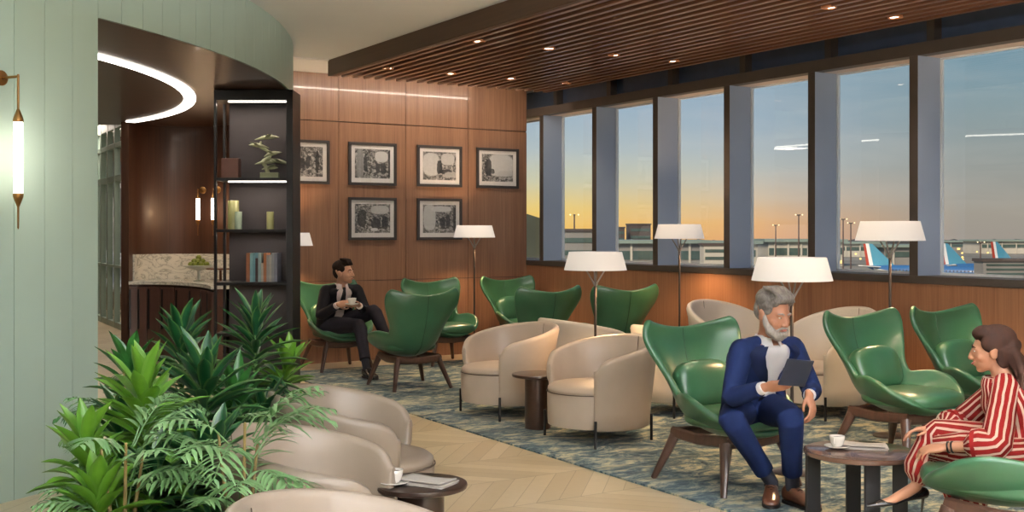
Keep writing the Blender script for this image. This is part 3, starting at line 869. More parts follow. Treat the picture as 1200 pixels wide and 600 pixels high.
v = W(.02, .19); mb = MB(); mb.box((v.x, v.y, (H - .03) / 2), (.078, .03, H - .03), heading(1, 0) + PI / 2); mb.build('leg', BLACK, ct_, smooth=False, bevel=.003)

# ================================================================ cups, papers
CHINA = mat_plain('white_china', (236, 232, 226), 0.18, coat=0.4, var=.01)
COFFEE = mat_plain('coffee', (60, 34, 20), 0.1)
PAPER = mat_plain('newsprint', (176, 170, 164), 0.7, var=.06, nscale=14)
def cup(label, loc, rz=0, s=1.0):
    t = thing('coffee_cup', label, 'cup', loc, rz, None)
    t.scale = (s,) * 3
    mb = MB(); mb.lathe([(0, .004), (.03, .004), (.034, .006), (.062, .013), (.068, .018), (.066, .020), (.034, .010), (0, .009)], 40); mb.build('saucer', CHINA, t)
    mb = MB(); mb.lathe([(0, .012), (.020, .012), (.026, .018), (.034, .032), (.039, .052), (.041, .070), (.0395, .071), (.037, .052), (.031, .034), (.022, .022), (0, .020)], 36)
    mb.tube([(.038, 0, .062), (.052, 0, .062), (.060, 0, .052), (.058, 0, .038), (.046, 0, .029), (.034, 0, .030)], .0035, 8); mb.build('cup', CHINA, t, angle=70)
    mb = MB(); mb.lathe([(0, .060), (.0375, .060), (.0375, .061), (0, .061)], 30); mb.build('coffee', COFFEE, t)
    return t
def paper(label, loc, rz, s=1.0):
    t = thing('folded_newspaper', label, 'newspaper', loc, rz, None)
    for k, (w, d, dx, dy, a) in enumerate(((.25, .155, 0, 0, 0), (.245, .15, .004, .003, .05), (.235, .148, -.003, .002, -.03))):
        mb = MB()
        z0 = .0005 + .0062 * k
        def fn(u, v): 
            x = (u - .5) * w; y = (v - .5) * d
            z = z0 + .0055 + .004 * math.sin(u * 5 + k) * v + (.006 * (1 - v) ** 2 if k == 2 else 0)
            c, s_ = math.cos(a), math.sin(a)
            return Vector((dx + x * c - y * s_, dy + x * s_ + y * c, z))
        G = mb.grid(fn, 14, 8)
        o = mb.build('sheets', PAPER, t); md = o.modifiers.new('s', 'SOLIDIFY'); md.thickness = .005; md.offset = -1
    return t
v = W(1.86 - .115, 6.03 + .03, .012 + H); cup('white cup on a saucer on the round coffee table', v, heading(.8, -.5))
v = W(1.86 + .035, 6.03 + .06, .012 + H); paper('folded newspaper beside the cup on the round coffee table', v, heading(.3, 1))
v = W(-.525, 5.02, .47); cup('white cup on the front pedestal table, half hidden by the front tub chair', v, heading(-.8, .5))
v = W(-.385, 5.06, .47); paper('folded newspaper on the front pedestal table', v, heading(.5, 1))

# ================================================================ floor lamps
m, nt, out = new_mat('lamp_shade'); SHADE = m
e = nt.nodes.new('ShaderNodeEmission'); e.inputs[0].default_value = lin((255, 245, 238)); e.inputs[1].default_value = .24
d = nt.nodes.new('ShaderNodeBsdfDiffuse'); d.inputs[0].default_value = lin((206, 202, 198))
ad = nt.nodes.new('ShaderNodeAddShader'); nt.links.new(e.outputs[0], ad.inputs[0]); nt.links.new(d.outputs[0], ad.inputs[1]); nt.links.new(ad.outputs[0], out.inputs[0])
POLE = mat_plain('lamp_pole', (82, 74, 70), 0.35, 0.7, var=.05)
PRONG = mat_plain('lamp_prong', (150, 142, 136), 0.35, 0.3, var=.03)
def make_lamp(label, loc, hb):
    """hb = height of the lower shade rim"""
    t = thing('floor_lamp', label, 'lamp', loc, 0, 'white-shaded floor lamps')
    mb = MB(); mb.lathe([(0, 0), (.13, 0), (.13, .008), (.12, .014), (.012, .018), (0, .018)], 40); mb.build('base', POLE, t)
    mb = MB(); mb.lathe([(.011, .01), (.011, hb - .12), (0.0, hb - .115)], 16); mb.build('pole', POLE, t)
    mb = MB()
    for k in range(4):
        a = PI / 4 + k * PI / 2 + .3
        mb.tube([(0, 0, hb - .14), (.02 * math.cos(a), .02 * math.sin(a), hb - .10), (.085 * math.cos(a), .085 * math.sin(a), hb + .01), (.10 * math.cos(a), .10 * math.sin(a), hb + .03)], [.009, .007, .006, .005], 8)
    mb.build('prong', PRONG, t)
    mb = MB(); r0, r1, h = .262, .222, .150
    mb.lathe([(r0 - .002, hb + .002), (r0, hb), (r1, hb + h), (r1 - .002, hb + h + .001), (r1 - .005, hb + h), (r0 - .005, hb)], 64, cap=False)
    mb.lathe([(0, hb + .03), (r0 - .014, hb + .03), (r0 - .014, hb + .032), (0, hb + .032)], 48, cap=False)
    mb.build('lamp_shade', SHADE, t, angle=60)
    return t
lt = ls = None
lamps = [((-.472, 14.15), 1.51, 'tall white-shaded floor lamp in front of the picture wall, below the framed photographs'),
         ((1.76, 11.87), 1.51, 'tall white-shaded floor lamp by the windows, second tallest shade from the corner'),
         ((2.93, 8.75), 1.515, 'tall white-shaded floor lamp behind the empty wing chair'),
         ((-2.575, 13.1), 1.42, 'floor lamp at the picture wall half hidden by the black shelf unit'),
         ((.696, 9.42), 1.265, 'low white-shaded floor lamp among the beige tub chairs'),
         ((1.84, 7.42), 1.265, 'low white-shaded floor lamp right behind the man in the blue suit')]
for (x, z), hb, lab in lamps:
    p = W(x, z, .012 if x > -2 else 0.012)
    make_lamp(lab, p, hb)
    light('lamp_bulb_up', 'SPOT', (p.x, p.y, hb + .10), 26, (255, 212, 165), .06, (PI, 0, 0), 125, .6)
    light('lamp_bulb_down', 'SPOT', (p.x + .03, p.y - .02, hb - .15), 26, (255, 205, 150), .06, (0, 0, 0), 140, .5)

# ================================================================ framed photographs
PICF = mat_plain('charcoal_picture_frame', (58, 54, 54), 0.45, var=.05)
MAT_ = mat_plain('white_mount', (226, 222, 220), 0.5, var=.01)
PGL = mat_glass('picture_glass', (1, 1, 1, 1), 0.04)
def photo_mat(seed, shapes):
    """a plain black and white scene of figures in a room, made of soft shapes"""
    m, nt, out = new_mat('monochrome_photo_%d' % seed)
    b = pr(nt, 0.5)
    vec = texco(nt, (1, 1, 1), 'UV'); sp = nt.nodes.new('ShaderNodeSeparateXYZ'); nt.links.new(vec, sp.inputs[0])
    n = noise(nt, texco(nt, (1.2, 1, 1), 'UV'), 9.0 + seed, 6, 0.68, 0.9)
    g = ramp(nt, n, [(0.36, (0.02, 0.02, .02, 1)), (0.47, (.10, .095, .09, 1)), (0.55, (.33, .32, .31, 1)), (0.68, (.62, .6, .59, 1))])
    for (cx0, cy0, rx0, ry0, val) in shapes:
        dx = mathn(nt, 'MULTIPLY', mathn(nt, 'SUBTRACT', sp.outputs[0], cx0), 1 / rx0)
        dy = mathn(nt, 'MULTIPLY', mathn(nt, 'SUBTRACT', sp.outputs[1], cy0), 1 / ry0)
        d = mathn(nt, 'ADD', mathn(nt, 'POWER', mathn(nt, 'ABSOLUTE', dx), 3.0), mathn(nt, 'POWER', mathn(nt, 'ABSOLUTE', dy), 3.0))
        d = mathn(nt, 'ADD', d, mathn(nt, 'MULTIPLY', mathn(nt, 'SUBTRACT', n, .5), 2.2))
        fac = mathn(nt, 'LESS_THAN', d, 1.0)
        g = mixc(nt, mathn(nt, 'MULTIPLY', fac, .88), g, (val, val, val, 1))
    nt.links.new(g, b.inputs['Base Color']); nt.links.new(b.outputs[0], out.inputs[0])
    return m
pics = [
    (4.985, 2.435, [(.2, .7, .2, .3, .5), (.45, .45, .07, .2, .02), (.6, .45, .06, .2, .03), (.85, .5, .05, .4, .01)], 'framed photograph highest on the left, cut off by the black shelf'),
    (5.885, 2.435, [(.15, .5, .1, .5, .25), (.3, .5, .05, .3, .02), (.75, .75, .18, .18, .65), (.65, .35, .07, .18, .03), (.8, .35, .08, .2, .02), (.97, .5, .03, .5, .01)], 'framed photograph of seated figures, second in the top row'),
    (6.825, 2.435, [(.25, .55, .25, .4, .6), (.5, .45, .08, .25, .02), (.68, .3, .2, .08, .02), (.75, .75, .2, .2, .55), (.85, .2, .2, .1, .4)], 'framed photograph with a dark reclining figure, third in the top row'),
    (7.695, 2.435, [(.6, .6, .4, .4, .62), (.2, .5, .1, .32, .01), (.3, .38, .1, .1, .03), (.75, .3, .25, .1, .5)], 'framed photograph with a dark patch at its left, top row beside the windows'),
    (5.885, 1.755, [(.2, .5, .12, .3, .02), (.7, .8, .25, .14, .5), (.6, .3, .14, .2, .03), (.85, .35, .1, .25, .02), (.55, .12, .1, .05, .7)], 'framed photograph of a dark crowded scene, lower row left'),
    (6.825, 1.755, [(.2, .55, .18, .45, .55), (.6, .35, .08, .22, .02), (.75, .4, .07, .25, .03), (.55, .85, .3, .1, .6), (.95, .5, .04, .45, .01)], 'framed photograph in the lower row, partly covered by the lamp shade'),
]
for k, (x, zc, shp, lab) in enumerate(pics):
    t = thing('framed_photograph', lab, 'picture', (x, BY - 0.003, zc), 0, 'framed photographs on the picture wall')
    w, h, fw, dp = .65, .53, .034, .03
    mb = MB()
    for s in (-1, 1):
        mb.box((s * (w / 2 - fw / 2), -dp / 2, 0), (fw, dp, h)); mb.box((0, -dp / 2, s * (h / 2 - fw / 2)), (w - 2 * fw, dp, fw))
    mb.build('frame', PICF, t, smooth=False, bevel=.002)
    mb = MB(); mb.box((0, -.008, 0), (w - 2 * fw + .004, .004, h - 2 * fw + .004)); mb.build('mount', MAT_, t, smooth=False)
    pw, ph = w - .17, h - .17
    mb = MB(); mb.grid(lambda u, v: Vector(((u - .5) * pw, -.0115, (v - .5) * ph + .004)), 2, 2)
    ph_ = mb.build('print', photo_mat(k, shp), t, smooth=False)
    mb = MB(); mb.box((0, -.020, 0), (w - 2 * fw + .002, .002, h - 2 * fw + .002)); mb.build('glass', PGL, t, smooth=False)

# ================================================================ black shelf unit with its things
sh = thing('shelf_unit', 'tall black open shelving unit with lit shelves at the end of the curved portal', 'shelf', W(-2.535, 11.25, 0), heading(0, -1))
# local +Y points towards the viewer's side (heading(0,-1)), local +X = grid -x
def sx(px, z=11.05): return -((px - 600) / 1323 * z - (-2.535))
HS = 2.985
xr, xl, xm = sx(343.0), sx(250.5), sx(255)
yf, yb = .2, -.2
mb = MB()
for x0, x1 in ((xr, sx(335.5)), (sx(253.2), xl)):
    a, b_ = min(x0, x1), max(x0, x1)
    mb.span((a, yf - .045, 0), (b_, yf, HS)); mb.span((a, yb, 0), (b_, yb + .045, HS))
mb.span((xr, yb, HS - .10), (xl, yf, HS)); mb.span((xr, yb, 0), (xl, yf, .06))
mb.build('frame', BLACK, sh, smooth=False, bevel=.002)
mb = MB(); mb.span((sx(336), yb, 0.05), (sx(257), yb + .012, HS - .05)); mb.build('back_panel', BLACKPANEL, sh, smooth=False)
mb = MB(); mb.span((xr + .001, yb + .045, 0.05), (xr + .012, yf - .045, HS - .05)); mb.build('side_panel', BLACK, sh, smooth=False)
shelf_z = [2.125, 1.62, 1.10, .60]
for k, z in enumerate(shelf_z):
    mb = MB(); mb.span((xr + .01, yb + .012, z - .03), (xl - .01, yf - .005, z)); s_ = mb.build('shelf', BLACK, sh, smooth=False, bevel=.002)
mb = MB(); mb.span((sx(334), .10, HS - .112), (sx(265), .122, HS - .100)); mb.build('led_strip', LED, sh, smooth=False)
mb = MB(); mb.span((sx(334), .10, 2.083), (sx(265), .122, 2.095)); mb.build('led_strip', LED, sh, smooth=False)
for z, pw_ in ((HS - .13, 3.0), (2.07, 3.0), (1.57, 1.6), (1.05, .8)):
    p = sh.matrix_world.to_translation() if False else W(-2.535, 11.25 - .1)
    light('shelf_led', 'AREA', (p.x, p.y, z), pw_, (255, 232, 215), .7, (0, 0, sh.rotation_euler.z), size_y=.03)
def on_shelf(px, k, dy=0.0): 
    """world position on shelf k under plan offset"""
    lx = sx(px, 11.2)
    return W(-2.535 - lx, 11.25 - dy, shelf_z[k])
# bird-shaped green glass sculpture
SCUL = mat_plain('pale_green_glass', (150, 156, 124), 0.18, coat=0.5, var=.1, nscale=20)
t = thing('bird_sculpture', 'pale green sculpture of stacked flying birds on a block, on the top shelf', 'sculpture', on_shelf(315, 0), heading(0, -1))
mb = MB(); mb.box((0, 0, .03), (.18, .09, .058)); mb.build('plinth', SCUL, t, bevel=.004)
mb = MB()
path = [(0.02, 0, .055), (0.04, 0, .12), (.07, 0, .17), (.0, 0, .22), (.03, 0, .28), (.10, 0, .32), (.09, 0, .36)]
mb.tube(catmull(path, 5), [.022 - .0003 * i for i in range(31)], 10)
def bird(c, L, tilt, sgn):
    ax = Matrix.Rotation(tilt, 3, 'Y')
    pts = [Vector(c) + ax @ Vector((sgn * d, 0, 0.012 * math.sin((d / L + .5) * PI))) for d in (-L * .5, -L * .3, -L * .1, L * .12, L * .32, L * .5)]
    mb.tube(pts, [(.004, .003), (.018, .02), (.024, .03), (.02, .026), (.011, .012), (.003, .003)], 10, up=(0, 0, 1))
    for s in (-1, 1):
        mb.tube([Vector(c), Vector(c) + Vector((-sgn * .03, s * .05, .03)), Vector(c) + Vector((-sgn * .07, s * .09, .035))], [(.008, .03), (.006, .024), (.002, .006)], 8, up=(0, 0, 1))
bird((.03, 0, .40), .24, .10, 1); bird((.11, 0, .32), .20, -.15, -1); bird((-.03, 0, .24), .18, .25, -1); bird((-.10, 0, .16), .24, -.2, -1); bird((.04, 0, .155), .22, .1, 1); bird((.0, 0, .10), .16, .1, 1)
mb.build('birds', SCUL, t, angle=60)
# little brown box
BX = mat_plain('brown_box', (96, 62, 50), .5)
mb = MB(); mb.box((0, 0, .10), (.17, .12, .20)); o = mb.build('box', BX, None, smooth=False, bevel=.003); o.location = on_shelf(269, 0, -.02); o.rotation_euler = (0, 0, heading(0, -1)); tag(o, 'plain square brown box at the left of the top shelf', 'box')
# candles / green cylinders
CANA = mat_plain('olive_wax', (128, 130, 84), .35, coat=.2); CANB = mat_plain('sage_wax', (140, 158, 136), .35, coat=.2)
for px, h, r, mt, lab in ((272, .285, .055, CANA, 'tall olive green cylinder vase at the left of the second shelf'), (279.5, .175, .035, CANB, 'short pale sage cylinder leaning close to the tall olive one'), (315.5, .175, .036, CANA, 'short olive green cylinder standing alone on the second shelf')):
    mb = MB(); mb.lathe([(0, 0), (r, 0), (r, h - .004), (r - .003, h), (r - .008, h), (r - .009, h - .02), (0, h - .02)], 32)
    o = mb.build('cylinder_vase', mt, None); o.location = on_shelf(px, 1, .05 if r < .04 and px < 300 else 0); tag(o, lab, 'vase')
# books
random.seed(3)
bx = 290.5
cols = [((150, 96, 66), 4.2, 'brown', 1.0), ((120, 166, 176), 3.4, 'pale blue', 1.0), ((96, 140, 152), 2.7, 'teal blue', 1.0), ((60, 44, 44), 3.0, 'black', .82), ((134, 158, 160), 3.6, 'grey blue', 1.0), ((176, 168, 156), 2.4, 'narrow cream', .66), ((160, 104, 70), 3.4, 'copper', 1.0), ((150, 150, 146), 3.0, 'light grey', .93), ((166, 164, 158), 2.6, 'ash grey', .93), ((140, 146, 150), 3.0, 'pewter', 1.0), ((120, 124, 140), 3.6, 'slate', 1.0)]
PAGE = mat_plain('book_pages', (220, 212, 196), .8)
for k, (c, wpx, cn, hh) in enumerate(cols):
    w = wpx * 11.2 / 1323 ; h = .285 * hh; p = on_shelf(bx + wpx / 2, 2, .02)
    mt = mat_plain('book_cloth_%d' % k, c, .5, var=.2, nscale=14)
    t = thing('book', '%s book upright on the third shelf, %s in the row' % (cn, ('first from the left', 'second', 'third', 'fourth, shorter', 'fifth', 'sixth, the shortest', 'seventh', 'eighth', 'ninth', 'tenth', 'last at the right')[k]), 'book', p, heading(0, -1), 'books on the third shelf')
    mb = MB(); d = .2
    mb.span((-w / 2, -d / 2, 0), (-w / 2 + .003, d / 2, h)); mb.span((w / 2 - .003, -d / 2, 0), (w / 2, d / 2, h)); mb.span((-w / 2, d / 2 - .003, 0), (w / 2, d / 2, h))
    mb.span((-w / 2 + .001, d / 2, h * .78), (w / 2 - .001, d / 2 + .0012, h * .80))
    mb.build('cover', mt, t, smooth=False)
    mb = MB(); mb.span((-w / 2 + .003, -d / 2 + .004, .004), (w / 2 - .003, d / 2 - .004, h - .004)); mb.build('pages', PAGE, t, smooth=False)
    bx += wpx + .12

# fruit stand and cake stand on the bar
t = thing('fruit_bowl', 'pale footed bowl of green fruit on the marble counter', 'bowl', W(-3.94, 13.95 + .25, .97))
GLB = mat_plain('pale_glaze', (196, 200, 186), .3, coat=.3)
mb = MB(); mb.lathe([(0, 0), (.07, 0), (.07, .008), (.02, .02), (.016, .12), (.03, .14), (.13, .165), (.19, .20), (.187, .205), (.12, .18), (0, .16)], 36); mb.build('bowl', GLB, t, angle=60)
FRU = mat_plain('green_fruit', (120, 130, 44), .4, var=.2, nscale=12)
random.seed(5)
k = 0
spots_f = [(0.1 * math.cos(a), .1 * math.sin(a), .215) for a in [i * PI / 4 for i in range(8)]] + [(.055 * math.cos(a + .4), .055 * math.sin(a + .4), .255) for a in [i * PI / 2.5 for i in range(5)]] + [(0, 0, .3)]
f0 = None
for (x, y, z) in spots_f:
    L = W(-3.94, 14.2, .97) + Vector((x, y, z))
    if f0 is None:
        mb = MB(); mb.ball((0, 0, 0), (.036, .036, .034), 14); f0 = mb.build('lime', FRU, None); tag(f0, 'round green fruit heaped in the pale footed bowl', 'fruit', 'green fruit in the bowl'); f0.location = L
    else:
        dup(f0, L)
CKB = mat_plain('copper_stand', (110, 70, 44), .3, .5)
t = thing('cake_stand', 'low copper cake stand on the marble counter near the shelf', 'stand', W(-3.55, 13.75, .97))
mb = MB(); mb.lathe([(0, 0), (.08, 0), (.08, .01), (.015, .03), (.015, .15), (.05, .165), (0, .165)], 30); mb.build('foot', CKB, t)
mb = MB(); mb.lathe([(0, .165), (.17, .165), (.175, .175), (.17, .18), (0, .18)], 36); mb.build('plate', CKB, t)
# ================================================================ airfield seen through the windows
G = -14.0
random.seed(11)
APRON = mat_plain('apron_asphalt', (128, 126, 114), .8, var=.22, nscale=.02)
def O(px, d): return W((px - 600) / 1323 * d, d, G)
mb = MB()
pts = [O(300, 250), O(640, 60), O(1300, 60), O(2600, 100), O(2800, 1500), O(1600, 1480), O(700, 1560), O(300, 1700)]
mb.prism([(p.x, p.y) for p in pts], G - 1, G); structure(mb.build('ground', APRON, smooth=False), 'grey airport apron outside the windows')
TREES = mat_plain('dark_treeline', (70, 70, 66), .9, var=.35, nscale=.02)
# wooded rise on the horizon
mb = MB(); n = 160
line = [O(560 + k * 6, 1400) for k in range(n)]
rings = []
for k, p in enumerate(line):
    d = (p - Vector((0, 0, 0))).normalized(); d.z = 0
    h = 3.2 + 2.2 * abs(math.sin(k * .7)) * random.random() + 2 * random.random()
    rings.append([p - d * 60, p - d * 40 + Vector((0, 0, h)), p + d * 40 + Vector((0, 0, h * .9)), p + d * 60])
mb.rings(rings, closed=False); o = mb.build('hill', TREES); tag(o, 'low dark wooded rise along the horizon', 'trees', kind='stuff')
# far scatter of the city and field lights
def block(name, label, cat, px, d, w, h, dep, mat, base=0.0, rz=None, extra=None, group=None):
    t = thing(name, label, cat, O(px, d) + Vector((0, 0, base)), heading(0, -1) if rz is None else rz, group)
    mb = MB(); mb.box((0, 0, h / 2), (w, dep, h)); mb.build('wall', mat, t, smooth=False)
    if extra: extra(t, w, h, dep)
    return t
CONC = mat_plain('pale_concrete', (178, 178, 168), .8, var=.1, nscale=.1); CONC2 = mat_plain('grey_concrete', (128, 130, 128), .8, var=.12, nscale=.1)
GLZ = mat_plain('green_glazing', (70, 90, 88), .25, var=.2, nscale=.2); DARKB = mat_plain('dark_cladding', (72, 66, 64), .7, var=.1, nscale=.1)
TEALR = mat_plain('teal_roof', (122, 142, 136), .6, var=.1, nscale=.05)
LIT = mat_emit('lit_window', (255, 214, 130), 1.6)
def roofed(t, w, h, dep):
    mb = MB(); mb.box((0, 0, h + .6), (w + 4, dep + 4, 1.2)); mb.build('roof', TEALR, t, smooth=False)
    mb = MB(); mb.box((0, dep / 2 + .05, h * .62), (w * .96, .4, h * .28)); mb.build('glazing_band', GLZ, t, smooth=False)
    mb = MB(); n = max(3, int(w / 9))
    for k in range(n): mb.box((-w / 2 + w * (k + .5) / n, dep / 2 + .3, h / 2), (.8, .5, h))
    mb.build('pilaster', CONC, t, smooth=False)
def litrow(t, w, h, dep):
    roofed(t, w, h, dep)
    mb = MB(); n = max(3, int(w / 12))
    for k in range(n):
        if k % 3 != 1: mb.box((-w / 2 + w * (k + .5) / n, dep / 2 + .4, 1.8), (2.2, .3, 1.4))
    mb.build('lit_window', LIT, t, smooth=False)
def parapet(t, w, h, dep):
    mb = MB(); mb.box((0, 0, h + .4), (w + .8, dep + .8, .8)); mb.build('roof', DARKB, t, smooth=False)
    mb = MB()
    for k in range(4): mb.box((0, dep / 2 + .05, h * (k + .7) / 4.4), (w * .9, .3, h * .09))
    mb.build('window_band', GLZ, t, smooth=False)
def railed(t, w, h, dep): parapet(t, w, h, dep)
block('building', 'pale flat-roofed building against the yellow sky, second window from the corner', 'building', 684, 330, 17, 15.5, 20, CONC2, 0, None, parapet)
block('building', 'long low terminal roof left of the tall block, seen in the second window', 'building', 664, 270, 20, 7.6, 20, CONC, 0, None, roofed)
block('building', 'square dark tower block on the skyline in the third window', 'building', 748, 700, 13, 19.5, 20, DARKB, 0, None, parapet)
block('building', 'small dark block at the left edge of the third window', 'building', 722, 690, 9, 17.5, 14, DARKB, 0, None, parapet)
block('terminal_building', 'long teal-roofed terminal wing in the third window', 'building', 752, 420, 42, 11.2, 26, CONC2, 0, None, roofed)
block('terminal_building', 'nearer grey terminal deck with lit bays in the third window', 'building', 745, 300, 36, 4.6, 16, CONC, 0, None, litrow)
block('terminal_building', 'long terminal wing with glazed band in the fourth window', 'building', 822, 480, 42, 10.4, 26, CONC, 0, None, litrow)
block('service_tower', 'pale twin service towers of the terminal in the fourth window', 'building', 838, 380, 9, 10.8, 8, CONC, 0, None, parapet)
block('terminal_building', 'pale terminal hall with lit windows in the fifth window', 'building', 915, 500, 17, 11.0, 26, CONC, 0, None, litrow)
block('terminal_building', 'pale terminal hall end beside the mast in the fifth window', 'building', 966, 520, 9, 10.8, 26, CONC, 0, None, litrow)
block('terminal_building', 'low hangar right of the first aircraft tail', 'building', 1056, 520, 24, 8.4, 26, CONC2, 0, None, roofed)
block('hangar', 'far low pale hangar left of the tail in the sixth window', 'building', 1000, 700, 26, 8, 26, CONC, 0, None, roofed)
block('hangar', 'wide pale hangar behind the rightmost aircraft tail', 'building', 1188, 800, 60, 8.5, 30, CONC, 0, None, roofed)
block('jet_bridge', 'boxy grey jet bridge below the rightmost tail', 'jet bridge', 1182, 300, 16, 5.2, 6, CONC2, 2.4, None, parapet)
block('hangar', 'low dark hangar far behind the second aircraft', 'building', 1135, 900, 70, 7, 30, CONC2, 0, None, litrow)
# steep grassed bank in the first window
BANK = mat_plain('dark_bank', (62, 72, 66), .9, var=.25, nscale=.3)
mb = MB()
a, b_ = O(600, 60), O(648, 66)
mb.rings([[O(575, 62), O(575, 62) + Vector((0, 0, 16.6)), O(575, 74) + Vector((0, 0, 16.8)), O(575, 80)], [O(618, 62), O(618, 62) + Vector((0, 0, 16.55)), O(618, 74) + Vector((0, 0, 16.6)), O(618, 80)], [O(638, 62), O(638, 62) + Vector((0, 0, 16.25)), O(638, 74) + Vector((0, 0, 16.25)), O(638, 80)], [O(650, 62), O(650, 62) + Vector((0, 0, 9)), O(650, 74) + Vector((0, 0, 9)), O(650, 80)]])
o = mb.build('hill', BANK); structure(o, 'dark bank outside the first window')
# parked vehicles and service clutter on the apron
VC = [mat_plain('vehicle_white', (196, 194, 186), .4), mat_plain('vehicle_grey', (90, 92, 94), .4), mat_plain('vehicle_yellow', (176, 150, 80), .4)]
TYRE = mat_plain('tyre', (20, 20, 20), .8); LAMPG = mat_emit('vehicle_lamp', (255, 220, 150), 2)
cars = []
for k, m_ in enumerate(VC):
    t = thing('service_van', 'x', 'van', (0, 0, -500))
    mb = MB(); mb.rings([[Vector((x, y, z)) for y, z in ((-1, .5), (1, .5), (1, 1.3 if x > 1.6 else 2.3), (-1, 1.3 if x > 1.6 else 2.3))] for x in (-2.4, 1.2, 1.9, 2.5)]); mb.build('body', m_, t, bevel=.1)
    mb = MB(); [mb.lathe([(0, -.12), (.38, -.12), (.38, .12), (0, .12)], 12, (x, y, .4), (0, 1, 0)) for x in (-1.6, 1.6) for y in (-1, 1)]; mb.build('wheel', TYRE, t)
    mb = MB(); [mb.ball((2.45, y, .9), .16, 8) for y in (-.7, .7)]; mb.build('headlamp', LAMPG, t)
    cars.append(t)
vspots = [(731, 205), (738, 185), (746, 215), (752, 196), (760, 208), (735, 222), (757, 228), (805, 260), (818, 250), (832, 270), (885, 270), (897, 300), (912, 285), (925, 310), (938, 280), (1001, 330), (1004, 380), (984, 300), (1062, 360), (690, 190)]
used = [False] * 3
wn_ = {0: 'second', 1: 'third', 2: 'fourth', 3: 'fifth', 4: 'sixth'}
for k, (px, d) in enumerate(vspots):
    win = 'second' if px < 700 else 'third' if px < 770 else 'fourth' if px < 855 else 'fifth' if px < 950 else 'sixth'
    lab = '%s service van on the apron beyond the %s window, %s of the vehicles there' % (('white', 'grey', 'yellow')[k % 3], win, ['first', 'second', 'third', 'fourth', 'fifth', 'sixth', 'seventh'][[v[0] for v in sorted(vspots) if (v[0] < 700) == (px < 700) and (v[0] < 770) == (px < 770) and (v[0] < 855) == (px < 855) and (v[0] < 950) == (px < 950)].index(px)])
    if not used[k % 3]: t = cars[k % 3]; used[k % 3] = True; t.location = O(px, d); t.rotation_euler = (0, 0, random.uniform(0, 6)); t['label'] = lab
    else: t = dup(cars[k % 3], O(px, d), random.uniform(0, 6), lab)
    t['group'] = 'vehicles on the apron'
# light masts
MAST = mat_plain('mast_steel', (104, 92, 88), .5, .4); MLAMP = mat_emit('mast_lamp', (255, 226, 170), 2.2)
m0 = None
for px, d, h, lab in ((673, 352, 33, 'thin floodlight mast on the yellow sky in the second window'), (936, 420, 46, 'tallest floodlight mast, rising in the fifth window'), (909, 480, 37, 'faint shorter mast in the fifth window'), (988, 420, 43, 'left floodlight mast of the pair in the sixth window'), (997, 420, 40, 'right floodlight mast of the pair in the sixth window'), (1149, 420, 21, 'slim mast between the aircraft in the last window')):
    h = (1.6 - G) + ({673: 252, 936: 252, 909: 264, 988: 257, 997: 261.5, 1149: 284}[px] - 271) * -d / 1323
    t = thing('light_mast', lab, 'mast', O(px, d), 0, 'floodlight masts')
    mb = MB(); mb.tube([(0, 0, 0), (0, 0, h)], [.34, .22], 8); mb.build('pole', MAST, t)
    mb = MB(); mb.box((0, 0, h), (3.4, .5, .5), heading(1, 0)); mb.build('crossbar', MAST, t)
    mb = MB()
    for s in (-1, 0, 1):
        v = W(s * 1.25, -.45); mb.ball((v.x, v.y, h + .1), .22, 8)
    mb.build('lamp', MLAMP, t)
